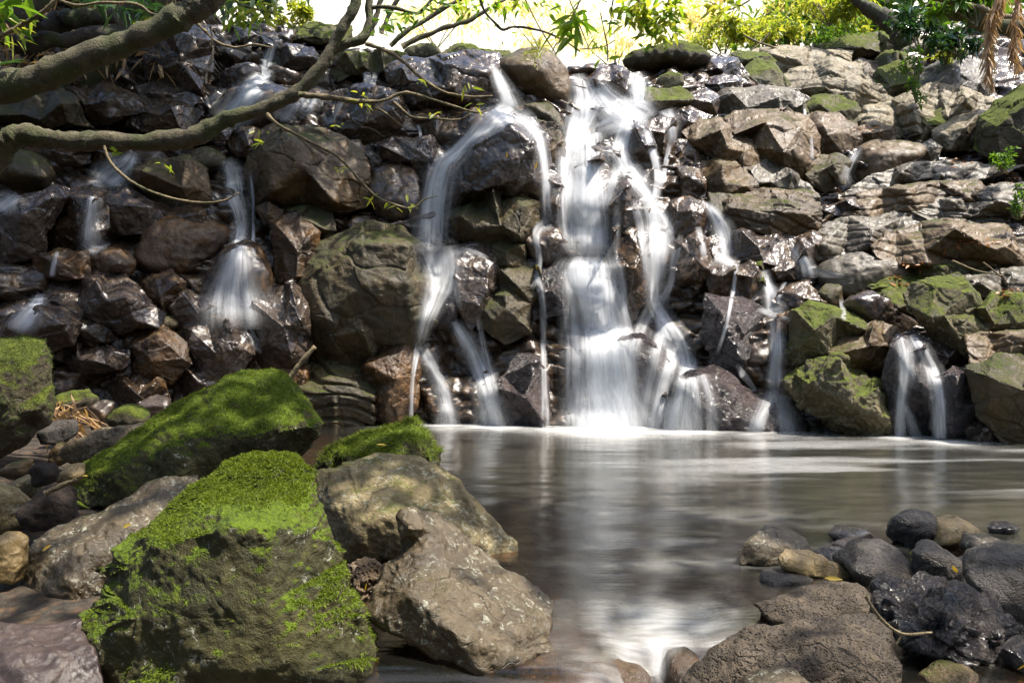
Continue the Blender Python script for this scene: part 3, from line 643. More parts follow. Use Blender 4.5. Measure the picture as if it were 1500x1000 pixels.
CR(L,'mossy sloping ledge beneath the dark bank hollow','GM','1215,68 1250,52 1298,52 1316,62 1290,76 1240,84',th=.5,strata=.5)
CR(S,'brown small rock in the rubble above the stained slab','WG','1034,122 1060,110 1082,116 1084,132 1058,142 1038,138')
CR(S,'blue grey wedge stone in the rubble','GS','1072,126 1092,106 1104,116 1090,134',th=.6,p=12)
CR(S,'wet dark stone at the right side of the flat ledge','WD','1000,140 1028,128 1052,142 1048,168 1020,176 1000,164')
CR(B,'wet grey rock above the leaning boulder','WG','985,168 1010,158 1040,170 1030,184 1008,196 986,192')
CR(B,'black wet rock right of the long strands','WD','985,300 1010,290 1036,302 1040,334 1018,350 990,340')
CR(B,'black wet rock between the long strands and the right threads','WD','992,356 1020,344 1042,360 1044,400 1020,420 996,404')
CR(B,'smooth dark dome under the fan shaped fall','WD','284,446 306,398 334,358 356,345 378,352 404,400 404,446 372,474 340,480',th=.3,p=5,chis=.03,rgh=.6,dy=-.1)
CR(L,'dark sloping sheet under the upper left cascade foot','WG','300,160 336,132 372,116 412,122 440,150 420,180 372,190 322,182',th=.4,p=6,chis=.05,rgh=.7,dy=-.1)
CR(B,'dark boulder filling the cleft left of the head of the middle fall','WD','596,232 630,214 650,240 640,290 616,320 600,280',dy=.2)
CR(B,'black wet rock between the two upper strands of the main fall','WD','846,250 880,236 900,262 896,330 866,352 842,310',dy=.12)
CR(B,'dark damp block between the smooth brown boulder and the fan fall','WB','400,330 440,316 466,344 456,396 436,424 404,412')
CR(B,'dark brown block at the left of the layered green ledges','WB','396,530 430,520 452,548 452,612 418,622 392,584',dy=.1)
CR(B,'damp mossy block below the leaning boulder and its triangular neighbour','BM','1040,286 1072,290 1084,326 1052,344 1030,320',dy=.1)
CR(B,'dark mossy wall rock between the narrow straight fall and the slanting boulder','WB','1140,468 1166,464 1172,520 1166,560 1144,566 1136,520',dy=.1)
CR(B,'rough dark wall rock under the black wet ledge','WR','1040,440 1084,446 1110,456 1120,520 1090,552 1050,540 1030,490',th=.35,dy=.1)
# ------------------------------------------------------------------ the pool: a real water sheet over its bed
WATERFOOT = []   # (x, y, radius, strength) where the falls land
def build_pool():
    ys = np.concatenate([np.linspace(1.2, 4.6, 110), np.linspace(4.64, 12.6, 170)]); xs = np.linspace(-6.5, 11, 300)
    GX, GY = np.meshgrid(xs, ys)
    px = 750 + GX / GY * F
    z = np.zeros_like(GX)
    cx = .62
    # spillway: the sheet bends down between the sill stone and the pitted boulder
    na = np.abs(GX - cx + .06)
    d = np.maximum(sstep(3.32, 2.75, GY) * sstep(.20, .03, na), sstep(2.98, 2.6, GY)); z -= d * .34 * sstep(-1.6, -.2, GX) * sstep(1.25, .85, GX)
    z -= sstep(3.75, 3.3, GY) * sstep(.9, .15, np.abs(GX - cx)) * .035
    gp = np.stack([GX, GY, GX * 0], -1).reshape(-1, 3)
    z += (fbm(gp * np.array([1.2, 2.6, 1]), 3, 3) * .006).reshape(z.shape)
    lipz = sstep(4.1, 3.3, GY) * sstep(-.4, .2, GX) * sstep(1.7, 1.1, GX)
    ang = GX - cx
    z += lipz * (fbm(np.stack([ang * 5 / np.maximum(GY - 2.5, .35), GY * 1.4, GX * 0], -1).reshape(-1, 3), 8, 3) * .009).reshape(z.shape)
    foam = np.zeros_like(GX)
    brk = np.clip(.75 + .5 * fbm(np.stack([GX * 2.2, GY * 3.5, GX * 0], -1).reshape(-1, 3), 44, 3).reshape(z.shape), .2, 1)
    for x, y, r, s in WATERFOOT:
        q = ((GX - x) / (.15 + r * 1.6)) ** 2 + ((GY - y) / (.45 + .9 * r)) ** 2
        foam = np.maximum(foam, .8 * s * np.exp(-q) * brk)
    # drifting bands of bubbles turning round the pool, as the long exposure shows them
    bands = fbm(np.stack([GX * .45 + GY * .25, GY * 2.2 - GX * .22, GX * 0], -1).reshape(-1, 3), 21, 4, .55).reshape(z.shape)
    reg = sstep(.6, 2.6, GX) * sstep(5.5, 6.8, GY) * sstep(10.6, 9., GY)
    foam = np.maximum(foam, sstep(-.2, .9, bands) * reg * .20)
    mid = sstep(.0, .7, GX) * sstep(2.6, 1.4, GX) * sstep(4.0, 4.4, GY) * sstep(6.2, 5.0, GY)
    foam = np.maximum(foam, sstep(-.1, .8, bands) * mid * .10)
    fl = fbm(np.stack([np.arctan2(ang, np.maximum(GY - 2.55, .05)) * 5, np.hypot(ang, GY - 2.6) * .9, GX * 0], -1).reshape(-1, 3), 27, 4, .6).reshape(z.shape)
    foam = np.maximum(foam, sstep(-.7, .7, fl) * lipz * sstep(4.0, 3.5, GY) * sstep(0., .5, GX) * .34)
    foam = np.maximum(foam, d * sstep(.3, .05, na) * (.3 + .4 * sstep(-.2, .5, fl)))
    return mk('water', np.stack([GX, GY, z], -1).reshape(-1, 3), grid_faces(len(ys), len(xs)), M['water'], attrs={'foam': foam.ravel(), 'deep': (sstep(.1, .6, -ground_z(GX, GY)) * sstep(3.1, 4.3, GY)).ravel()})
t = NT('pool_water'); P_ = t.pos()
at_ = t.n('ShaderNodeAttribute'); at_.attribute_name = 'foam'
dp_ = t.n('ShaderNodeAttribute'); dp_.attribute_name = 'deep'
v1 = t.mapv(P_, (1.1, 5.5, 1), (0, 0, .12)); n1 = t.noise(v1, 1.3, 5, .6); n2 = t.noise(t.mapv(P_, (2.5, 14, 1)), 2.2, 4, .6)
b = t.bump(t.math('ADD', t.math('MULTIPLY', n1, .6), t.math('MULTIPLY', n2, .25)), .10, .06)
gl = t.n('ShaderNodeBsdfAnisotropic'); gl.inputs['Roughness'].default_value = .15; gl.inputs['Color'].default_value = (1, .97, .92, 1); t.l(b, gl.inputs['Normal'])
tr = t.n('ShaderNodeBsdfTransparent'); t.put(tr.inputs[0], t.mix(dp_.outputs[2], (.70, .50, .32), (.36, .30, .24)))
mu = t.n('ShaderNodeBsdfDiffuse'); t.put(mu.inputs[0], t.mix(t.mapr(n1, .35, .65), (.025, .025, .018), (.056, .055, .042)))
body = t.n('ShaderNodeMixShader'); t.put(body.inputs[0], t.mapr(dp_.outputs[2], 0, 1, .12, .8)); t.l(tr.outputs[0], body.inputs[1]); t.l(mu.outputs[0], body.inputs[2])
fr = t.n('ShaderNodeFresnel'); fr.inputs['IOR'].default_value = 1.36; t.l(b, fr.inputs['Normal'])
m1 = t.n('ShaderNodeMixShader'); t.put(m1.inputs[0], t.math('MULTIPLY', fr.outputs[0], 1.45, clamp=True)); t.l(body.outputs[0], m1.inputs[1]); t.l(gl.outputs[0], m1.inputs[2])
fo = t.n('ShaderNodeBsdfDiffuse'); fo.inputs[0].default_value = (.82, .82, .80, 1)
m2 = t.n('ShaderNodeMixShader'); t.put(m2.inputs[0], t.math('MULTIPLY', at_.outputs[2], t.mapr(n2, .3, .65, .55, 1.), clamp=True)); t.l(m1.outputs[0], m2.inputs[1]); t.l(fo.outputs[0], m2.inputs[2])
M['water'] = t.done(m2.outputs[0])

# ------------------------------------------------------------------ the falls: silky ribbons draped down the rock
t = NT('falling_water'); uvn = t.n('ShaderNodeUVMap'); uvn.uv_map = 'UVMap'
sx = t.n('ShaderNodeSeparateXYZ'); t.l(uvn.outputs[0], sx.inputs[0])
at_ = t.n('ShaderNodeAttribute'); at_.attribute_name = 'edge'; op_ = t.n('ShaderNodeAttribute'); op_.attribute_name = 'op'
s1 = t.noise(t.mapv(uvn.outputs[0], (9, .45, 1)), 1, 4, .65, .3); s2 = t.noise(t.mapv(uvn.outputs[0], (24, 1.1, 1)), 1, 3, .6); s3 = t.noise(t.mapv(uvn.outputs[0], (6, 2.2, 1)), 1, 3)
st = t.math('ADD', t.math('MULTIPLY', s1, .65), t.math('MULTIPLY', s2, .35))
e = t.mapr(t.math('ADD', t.math('SUBTRACT', 1, t.math('ABSOLUTE', at_.outputs[2])), t.math('MULTIPLY', t.math('SUBTRACT', s1, .5), .5)), .08, .75)
a = t.math('MULTIPLY', e, t.mapr(st, .32, .62, .34, 1.3)); a = t.math('MULTIPLY', a, t.mapr(s3, .3, .6, .65, 1.05)); a = t.math('MULTIPLY', a, op_.outputs[2], clamp=True)
df = t.n('ShaderNodeBsdfDiffuse'); df.inputs[0].default_value = (.90, .91, .93, 1)
tl = t.n('ShaderNodeBsdfTranslucent'); tl.inputs[0].default_value = (.88, .90, .93, 1)
mx = t.n('ShaderNodeMixShader'); mx.inputs[0].default_value = .4; t.l(df.outputs[0], mx.inputs[1]); t.l(tl.outputs[0], mx.inputs[2])
tp = t.n('ShaderNodeBsdfTransparent'); m3 = t.n('ShaderNodeMixShader'); t.l(a, m3.inputs[0]); t.l(tp.outputs[0], m3.inputs[1]); t.l(mx.outputs[0], m3.inputs[2])
M['fall'] = t.done(m3.outputs[0])

bpy.context.view_layer.update(); DG = bpy.context.evaluated_depsgraph_get()
def hit(px, py):
    o = Vector((0, 0, CAMZ)); d = Vector(((px - 750) / F, 1, -(py - 500) / F)).normalized()
    h, p, n, i, ob, mtx = sc.ray_cast(DG, o, d)
    return p.y if h else None
def catmull(P, n):
    P = np.asarray(P, float); P = np.concatenate([[2 * P[0] - P[1]], P, [2 * P[-1] - P[-2]]])
    out = []
    for i in range(1, len(P) - 2):
        for s in np.linspace(0, 1, n, endpoint=False):
            a, b, c, d = P[i - 1:i + 3]
            out.append(.5 * (2 * b + (c - a) * s + (2 * a - 5 * b + 4 * c - d) * s * s + (3 * b - a - 3 * c + d) * s ** 3))
    out.append(P[-2]); return np.array(out)
def strand(parent, path, op=.8, gap=.05, foot=0., name='strand'):
    pts = np.array([[float(q) for q in s.split(',')] for s in path.split()])
    n = max(3, int(np.hypot(*np.diff(pts[:, :2], axis=0).T).mean() / 5))
    C = catmull(pts, n); C[:, 2] = np.maximum(C[:, 2], 1.5) * 1.12
    NU = 9; us = np.linspace(-1, 1, NU)
    tg = np.gradient(C[:, :2], axis=0); tg /= np.linalg.norm(tg, axis=1)[:, None] + 1e-9
    # a fall runs down: spread it sideways, leaning only partly with its own slope
    nrm = np.stack([np.abs(tg[:, 1]) * .8 + .2, -tg[:, 0] * .55], 1); nrm /= np.linalg.norm(nrm, axis=1)[:, None]
    D = np.zeros((len(C), NU)); PXY = np.zeros((len(C), NU, 2))
    prev = None
    for i in range(len(C)):
        row = []
        for j, u in enumerate(us):
            x, y = C[i, :2] + nrm[i] * u * C[i, 2]; PXY[i, j] = x, y
            h = hit(x, y); row.append(h if h is not None and h < 22 else np.nan)
        row = np.array(row)
        if np.isnan(row).all(): row[:] = Yc(C[i, 0], C[i, 1])
        row = np.where(np.isnan(row), np.nanmean(row), row)
        med = np.percentile(row, 15)
        row = np.clip(row, med - .12, med + .25)
        row = np.convolve(np.pad(row, 2, 'edge'), np.ones(5) / 5, 'valid')
        D[i] = row
    K = 5
    D = np.stack([np.convolve(np.pad(D[:, j], K // 2, 'edge'), np.ones(K) / K, 'valid') for j in range(NU)], 1) - gap
    for i in range(1, len(C)):                     # water never falls back into the rock
        D[i] = np.minimum(D[i], D[i - 1] + .012)
    D -= (1 - us ** 2)[None, :] * (C[:, 2] / F * 11 * .25)[:, None]
    X = (PXY[..., 0] - 750) / F * D; Z = CAMZ - (PXY[..., 1] - 500) / F * D
    V = np.stack([X, D, Z], -1)
    wm = np.abs(C[:, 2]) / F * D.mean(1); arc = np.concatenate([[0], np.cumsum(np.linalg.norm(np.diff(V[:, NU // 2], axis=0), axis=1))])
    sh = (pts[0, 0] * .37) % 7
    uv = np.stack([us[None, :] * np.maximum(np.full(len(C), wm.mean()), .05)[:, None] + sh, np.broadcast_to(arc[:, None], D.shape) + sh * 3], -1).reshape(-1, 2)
    edge = np.broadcast_to(us[None, :], D.shape).ravel()
    f = np.ones(len(C)); k = min(5, len(C) // 3); f[:k] = np.linspace(.15, 1, k); 
    k2 = max(k, min(14, len(C) // 3))
    if not foot: f[-k2:] = np.linspace(1, .02, k2)
    opv = np.broadcast_to((op * f)[:, None], D.shape).ravel()
    mk(name, V.reshape(-1, 3), grid_faces(len(C), NU), M['fall'], parent=parent, attrs={'edge': edge, 'op': opv}, uv=uv)
    if foot:
        c = V[-1, NU // 2]; WATERFOOT.append((c[0], c[1] - .05, max(.14, wm[-1] * 1.1), foot))
def fall(label, strands, name='waterfall'):
    e = empty(name); tag(e, label, 'waterfall', 'strands of the waterfall')
    for s in strands:
        strand(e, *s[:1], **s[1])
        hw = np.mean([float(q.split(',')[2]) for q in s[0].split()])
        if hw > 8.5:       # thin outer veil round the thick strands
            v = ' '.join('%s,%s,%.1f' % (q.split(',')[0], q.split(',')[1], float(q.split(',')[2]) * 1.55 + 2) for q in s[0].split()); strand(e, v, op=s[1]['op'] * .25, gap=.03, name='veil')
D_ = dict
fall('wide brilliant main fall dropping in steps into the pool', [
 ('846,108,9 853,140,17 850,170,18 842,200,16 832,235,14 829,290,14 833,340,14 838,380,12', D_(op=.75)),
 ('868,112,11 884,140,20 905,160,26 930,170,30 950,180,26', D_(op=.8)),
 ('862,180,20 864,225,22 865,270,24 868,320,26 869,360,27 866,382,34', D_(op=.85)),
 ('866,376,30 866,400,40 874,440,32 882,490,34 887,545,40 892,590,46 894,630,52', D_(op=1.05, foot=1.)),
 ('868,384,22 876,430,24 882,500,26 886,560,30 889,630,34', D_(op=1., gap=.12, foot=.9)),
 ('834,385,9 836,430,14 842,500,18 842,570,18 846,630,22', D_(op=.5, foot=.5)),
 ('902,376,7 912,415,7 915,455,6 920,480,10', D_(op=.5)),
 ('918,470,13 906,500,11 908,560,12 914,630,14', D_(op=.55, foot=.5)),
 ('850,215,16 848,270,16 850,320,18 850,374,16', D_(op=.55, gap=.1)),
 ('885,128,14 862,160,16 850,190,14', D_(op=.7)),
 ('884,410,22 908,470,20 915,540,20 922,628,26', D_(op=.42, foot=.6)),
 ('940,165,28 905,178,24 872,190,18', D_(op=.5)),
 ('872,560,40 884,600,62 888,640,84', D_(op=.3, gap=.16)),
 ('884,596,50 888,640,74', D_(op=.4, gap=.22)),
])
fall('slanting veil of strands right of the main fall, joining above the pool', [
 ('940,150,20 928,170,16 914,196,13 908,225,14 918,248,15 936,272,14 950,292,14 957,325,15 958,370,15 958,415,12 952,450,10', D_(op=.75)),
 ('910,235,12 900,262,9 892,286,8 884,310,6', D_(op=.6)),
 ('945,182,7 955,215,8 964,250,8 962,284,7 956,300,8', D_(op=.6)),
 ('982,204,4 974,245,5 965,284,6', D_(op=.55)),
 ('966,318,14 966,370,16 960,415,14 962,445,12 976,470,12 996,500,13 1004,540,14 998,590,17 990,632,22', D_(op=.7, foot=.9)),
 ('960,440,9 970,480,9 985,520,10 970,565,12 958,632,14', D_(op=.6, foot=.7)),
 ('998,344,5 988,380,7 982,415,7 968,446,9', D_(op=.55)),
 ('1000,520,8 1016,560,7 1022,600,8 1024,634,10', D_(op=.35, foot=.4)),
 ('960,300,12 975,320,10 986,345,8', D_(op=.4)),
 ('990,580,22 990,610,34 992,640,46', D_(op=.3, gap=.14)),
 ('928,292,9 938,330,9 944,372,8 950,420,8', D_(op=.4)),
 ('955,446,12 940,480,10 926,520,9 920,570,9 916,638,12', D_(op=.4, foot=.4)),
 ('972,470,12 962,520,12 950,585,14 944,638,18', D_(op=.42, foot=.5)),
 ('1000,500,10 1014,540,10 1012,590,12 1006,638,16', D_(op=.42, foot=.5)),
 ('1024,536,7 1038,585,9 1044,638,12', D_(op=.3, foot=.3)),
 ('905,300,8 902,340,8 898,385,9 905,420,8', D_(op=.3)),
 ('975,160,14 984,184,9 986,210,7', D_(op=.45)),
])
fall('short fall pouring on the right of the square dark brink block', [
 ('930,106,9 934,122,13 935,146,15 940,160,20', D_(op=.9)),
])
fall('middle fall that wraps the huge glossy boulder and drops in three tails', [
 ('722,96,5 732,118,9 742,140,12 748,166,18', D_(op=.8)),
 ('750,158,20 732,172,26 712,186,20 692,202,13 672,222,14 652,240,18 642,268,21 637,310,23 634,355,23 636,370,28', D_(op=.85)),
 ('640,362,36 646,390,30 644,420,22 634,446,15 624,472,12 616,505,10', D_(op=.75)),
 ('614,500,8 606,545,5 603,585,4 602,626,4', D_(op=.65, foot=.3)),
 ('618,506,7 632,535,9 648,575,12 658,626,14', D_(op=.7, foot=.7)),
 ('648,392,20 662,420,12 672,455,8', D_(op=.4)),
 ('666,468,8 686,502,14 702,540,16 713,580,17 722,626,20', D_(op=.85, foot=.9)),
 ('700,460,5 710,510,6 722,560,7 732,600,7', D_(op=.4)),
 ('655,372,12 690,368,8 716,380,4', D_(op=.25)),
 ('712,580,16 718,610,28 722,640,40', D_(op=.3, gap=.14)), ('650,590,12 655,615,20 657,640,28', D_(op=.25, gap=.12)),
])
fall('thin thread running down the right flank of the huge glossy boulder', [
 ('752,164,14 776,182,10 792,212,8 799,250,7 802,300,7 806,332,8', D_(op=.6)),
 ('808,328,14 790,334,10 786,352,7 790,380,6 786,410,6 780,425,5', D_(op=.5)),
 ('785,400,5 794,440,6 796,500,6 797,560,6 799,626,9', D_(op=.5, foot=.4)),
])
fall('small white fall leaping off the ledge right of the long strands', [
 ('1034,296,5 1047,312,9 1058,335,13 1063,360,11 1064,384,10', D_(op=.75)),
 ('1022,332,6 1028,355,6 1032,380,8', D_(op=.5)),
 ('1080,386,4 1074,425,4 1064,475,3.5 1050,520,4', D_(op=.55)),
 ('1050,374,14 1066,384,10 1082,390,5', D_(op=.4)),
])
fall('narrow straight fall spraying onto the rough splashed mound', [
 ('1119,396,6 1126,420,8 1133,445,11 1138,462,13', D_(op=.7)),
 ('1150,412,4 1142,432,5 1136,452,8', D_(op=.7)),
 ('1110,452,6 1136,462,6 1162,470,3', D_(op=.4)),
 ('1137,462,11 1138,500,11 1137,545,11 1135,575,12', D_(op=.65)),
 ('1134,568,12 1122,592,12 1110,620,14 1104,640,16', D_(op=.45, foot=.5)),
 ('1138,570,10 1150,600,14 1158,640,18', D_(op=.3, foot=.4)),
])
fall('tiny fall stepping off the black wet ledge by the layered bank', [
 ('1160,358,6 1172,374,9 1180,390,11 1184,408,12', D_(op=.6)), ('1232,438,4 1235,456,5 1236,470,5', D_(op=.45)),
 ('1180,398,12 1210,402,7 1240,405,4', D_(op=.2)),
])
fall('little spout on the splashed mound left of the narrow straight fall', [('1078,532,5 1090,550,7 1102,566,5 1108,574,4', D_(op=.5))])
fall('twin fall at the far right pouring off a rounded lip', [
 ('1314,488,6 1322,505,9 1325,540,10 1320,580,9 1318,642,11', D_(op=.6, foot=.6)),
 ('1336,490,6 1352,515,10 1366,545,12 1373,580,13 1376,642,14', D_(op=.7, foot=.7)),
 ('1316,586,5 1330,606,9 1344,642,12', D_(op=.45, foot=.4)),
 ('1330,495,10 1330,530,14 1328,570,14', D_(op=.25)),
])
fall('fan shaped fall spreading over a dark step in the shaded side', [
 ('330,232,10 340,252,16 344,285,16 352,315,12 354,345,10', D_(op=.5)),
 ('356,310,9 352,345,10 348,372,18 343,400,30 340,430,42 340,456,50 342,484,54', D_(op=.55)),
 ('354,350,8 350,385,16 347,425,26 348,470,30', D_(op=.35, gap=.09)),
 ('366,250,3 371,300,3.5 371,360,4 374,410,8', D_(op=.5)),
 ('358,470,6 372,495,7 384,518,6', D_(op=.3)),
])
fall('cascade sliding down the sloping rocks under the thin upper branch', [
 ('402,62,5 394,84,7 388,106,9 372,128,18 352,152,22', D_(op=.75)),
 ('392,100,9 372,132,14 348,160,20 326,184,22', D_(op=.65)), ('470,128,8 455,146,12 442,166,14', D_(op=.45)), ('440,140,10 425,158,12 405,176,14', D_(op=.5)), ('330,130,8 318,142,10 300,156,10', D_(op=.25)),
])
fall('fall dropping from a dark lip under the lower branch at far left', [
 ('196,222,8 184,240,14 164,256,22 148,272,20', D_(op=.65)),
 ('142,266,11 136,300,10 132,335,13 134,362,20', D_(op=.75)),
 ('120,355,8 140,366,10 160,360,8', D_(op=.25)),
])
fall('lowest small falls over the dark boulders at far left', [
 ('84,368,4 79,386,5 76,406,6', D_(op=.6)), ('62,430,10 54,446,13 40,464,20 20,486,26', D_(op=.65)),
 ('26,284,16 8,298,16 -6,310,12', D_(op=.45)),
])
fall('faint trickles over the dark slab behind the bare twigs', [
 ('536,104,6 540,122,8 541,142,6', D_(op=.4)), ('550,106,5 546,128,5 544,142,4', D_(op=.4)),
 ('500,148,7 492,164,6 484,182,6', D_(op=.35)), ('612,182,3 616,195,3 618,210,4', D_(op=.4)),
])
fall('threads of water trickling through the upper right boulders', [
 ('1178,150,3 1179,162,3 1179,172,3', D_(op=.5)), ('1188,196,3 1189,215,4 1190,236,4', D_(op=.4)),
 ('1262,214,5 1250,232,6 1238,255,8 1240,275,16', D_(op=.28)),
])
tag(build_pool(), kind='structure')
# ------------------------------------------------------------------ boulders and stones in and beside the pool
def FH(name, label, mat, Y, pts, inner, grp='boulders around the pool', **k):
    k.setdefault('chis', .03); k.setdefault('jit', .02); k.setdefault('soft', 9); k.setdefault('rgh', .7)
    return hewn(name, label, mat, pts, inner, Y=Y, cat='boulder' if name == B else 'stone', group=grp, **k)
def FR(name, label, mat, pts, Y, grp='boulders around the pool', **k): return rock(name, label, mat, pts, Y=Y, emb=0, chis=.05, cat='boulder' if name == B else 'stone', group=grp, **k)
moss_a = FH(B,'tall dark green mossy boulder cut by the left frame edge','MG',6.6,'-90,500,-.2 0,495,-.2 40,493,-.2 66,496,-.2 77,522,-.1 81,592,-.05 70,622,0 30,652,.1 0,672,.15 -60,690,.1 -110,640,0','0,522,.25 58,520,.22 64,595,.3 15,600,.4 20,645,.3 -40,560,.4',th=.5)
moss_b = FH(B,'long wedge shaped boulder under vivid green moss','MB',5.7,'103,716,.3 109,690,.2 145,664,.1 200,628,0 270,588,-.1 312,564,-.15 347,544,-.2 400,533,-.25 417,540,-.25 442,570,-.1 477,620,.1 472,642,.1 457,657,.05 442,672,0 370,700,.3 300,712,.45 200,740,.5 150,749,.4 110,746,.35','325,572,.12 300,610,.38 340,640,.48 400,630,.45 450,625,.3 385,582,.08 230,650,.42 170,690,.45 260,690,.58 370,672,.38 430,655,.18',th=.45)
moss_c = FH(B,'largest boulder close by, its crest thick with bright moss','MB',3.0,'122,908,.1 142,878,.05 150,850,0 146,838,0 156,800,-.05 200,770,-.1 270,720,-.2 340,674,-.3 400,655,-.36 432,664,-.36 462,690,-.3 477,735,-.2 492,800,-.1 512,850,-.05 540,905,0 552,960,0 562,1060,.1 160,1060,.3 128,950,.2','185,830,.12 240,792,.2 330,768,.26 400,774,.24 455,786,.08 200,900,.27 300,880,.31 400,885,.29 478,900,.15 300,985,.34 430,985,.30 172,878,.15 370,720,-.06 290,745,.03',th=.45,soft=14)
FH(B,'brown boulder with a pale worn crest behind the biggest mossy one','GB',3.75,'32,832,.1 44,788,0 80,768,-.1 150,743,-.2 230,700,-.35 292,695,-.4 300,745,-.3 240,805,0 175,845,.1 150,880,.15 122,906,.2 75,916,.25 42,888,.2','80,800,.1 140,790,.12 200,760,-.02 100,850,.28 250,730,-.18 60,840,.18',th=.4)
FH(L,'flat smooth purplish slab in the bottom left corner','PU',2.65,'-40,905,-.2 0,910,-.2 60,914,-.2 120,901,-.25 140,950,-.05 156,992,0 160,1050,.1 -60,1050,.2','40,955,.04 100,950,-.02 0,955,.05 60,1005,.12 110,1010,.06',th=.35)
FR(S,'tan rounded stone with a facet at the left frame edge','TN','-14,788 12,780 30,780 41,792 37,828 26,852 4,848 -16,824',3.6,p=8)
FR(B,'lichen spotted boulder at the left frame edge','LI','-30,712 0,703 28,708 46,742 44,768 0,780 -30,772',4.6,p=6)
FR(S,'rounded stone speckled yellow behind the lichen spotted boulder','LI','14,706 34,696 58,703 67,722 42,730 18,726',4.9,p=5)
FR(S,'peaty dark clod standing in the gap between boulders','PL','42,738 60,716 96,714 104,746 97,772 55,774 44,760',4.55,p=6,rgh=2.)
FR(S,'knobbly dark lump behind the peaty clod','PL','42,690 50,675 74,675 82,694 74,712 50,710',4.8,p=6,rgh=2.2)
FR(S,'brown rounded stone leaning behind the peaty clod','TN','78,706 94,684 122,676 128,692 108,710',5.1,p=5)
FR(S,'dull brown stone in the dark gap under the tall mossy boulder','BR','-10,698 10,676 40,674 46,690 30,704',5.2,p=6)
FR(L,'flat dark grey stone tucked behind the long mossy wedge','GB','98,667 108,646 150,629 206,620 236,616 218,640 170,662 120,676',6.4,th=.5)
FR(S,'dark rough stone below the pile of dry twigs','PD','62,634 78,614 108,618 116,634 92,650 68,648',7.0)
FR(S,'olive stone under the dark rough one','BR','70,666 84,648 100,652 104,672 88,682 72,678',6.6,p=6)
FR(B,'small angular mossy stone beside the dry twigs','MG','88,580 105,571 130,569 139,585 138,606 110,604 92,594',8.2)
FR(B,'small hump shaped mossy stone behind the long wedge','MG','152,616 164,599 190,592 216,599 223,613 202,626 162,628',7.3,p=6)
FR(S,'blue grey wet stone behind the hump shaped mossy one','WG','196,594 224,578 246,583 252,601 226,616 206,608',8.4)
FR(S,'dark stone between the dry twigs and the mossy hump','WD','128,604 150,586 168,590 158,618 136,630',8.0)
moss_d = FH(B,'small boulder with shaggy moss at the pool, behind the lichen one','MB',6.0,'452,690,0 478,655,-.1 530,634,-.15 578,624,-.2 606,615,-.2 628,635,-.1 643,665,0 643,700,.05 600,704,.1 540,710,.15 480,705,.1','500,664,.14 560,650,.12 605,642,.08 580,672,.25 520,680,.22 618,668,.12',th=.5)
FH(B,'pale lichen boulder with a green nose pointing at the pool','LI',4.6,'458,690,-.1 500,670,-.25 552,662,-.35 612,665,-.35 652,684,-.3 692,724,-.2 732,764,-.1 758,794,0 761,812,.05 746,828,.1 700,818,.15 660,812,.2 560,820,.25 500,830,.2 478,806,.1 464,742,0','480,736,.12 530,744,.26 585,752,.30 560,700,-.02 620,708,-.02 680,758,.10 705,796,.18 520,785,.33 600,790,.34 650,775,.28 690,742,.02',th=.45)
FH(B,'grey boulder with a pale knob on its top, dipping into the outflow','GB',3.3,'538,892,.15 543,860,.1 558,820,0 580,806,0 579,780,-.05 582,755,-.1 604,740,-.15 640,753,-.2 692,794,-.25 742,824,-.25 792,859,-.2 810,880,-.1 806,930,.1 822,960,.15 836,1050,.2 680,1050,.3 640,980,.3 600,950,.3 553,915,.25','618,812,.06 640,852,.18 700,878,.2 765,905,.18 598,865,.26 660,920,.38 740,955,.36 700,985,.4 600,772,.06 612,792,-.02 632,775,-.07 680,828,-.02 740,862,-.02',th=.4)
FH(S,'pale holey stone wedged between two big boulders','HP',3.75,'488,850 508,830,-.03 534,816,-.05 556,823,-.05 561,845 548,872 532,898,.02 518,884,.03 498,872,.03','520,845,.06 540,838,.05 530,868,.09',th=.5,holes=1.4,chis=.3)
FR(B,'brown wet sill stone half under the outflow, beside the knobbed boulder','WB','812,972 850,961 900,960 944,970 957,992 952,1050 812,1050',3.12,th=.6,p=5,rgh=.6)
FR(S,'smaller brown sill stone half under the outflow, beside the large pitted boulder','WB','966,990 984,966 1014,962 1040,976 1044,1050 968,1050',3.1,th=.6,p=5,rgh=.6)
FH(B,'angular grey boulder at the shallow end, nearest the open pool','GB',4.35,'1080,807,.05 1089,793,0 1120,768,-.12 1152,770,-.15 1182,789,-.1 1199,814,0 1165,826,.06 1120,832,.1 1083,829,.08','1105,795,.06 1135,790,.04 1165,800,.06 1120,812,.13',grp='stones in the shallow end',th=.5)
FH(S,'long tan stone lying aslant by the angular grey boulder','TN',4.05,'1140,817 1149,801,-.05 1180,803,-.08 1216,818,-.06 1252,834,-.03 1258,850 1230,857,.02 1190,848,.03 1143,834,.03','1160,815,.03 1195,822,.02 1230,838,.02 1180,835,.06 1150,822,.05',grp='stones in the shallow end',th=.4,chis=0)
FR(S,'thin dark flat stone under the long tan one','PD','1098,847 1119,837 1162,841 1204,850 1172,862 1123,860',4.0,th=.7,p=6,grp='stones in the shallow end')
FR(B,'dark dome shaped boulder in the middle of the shallow stones','PD','1232,824 1263,799 1291,793 1322,807 1340,832 1340,856 1300,864 1250,852',4.05,th=.65,p=6,grp='stones in the shallow end')
FR(B,'dark rounded boulder right beside the dome shaped one','PD','1326,802 1349,791 1377,797 1403,826 1408,856 1370,862 1336,846',4.0,th=.65,p=5,grp='stones in the shallow end')
FR(B,'rough grey pumice boulder farthest out in the shallows','PD','1300,777 1313,754 1336,748 1367,753 1381,770 1373,794 1330,806 1307,794',4.75,th=.6,p=6,rgh=1.7,grp='stones in the shallow end')
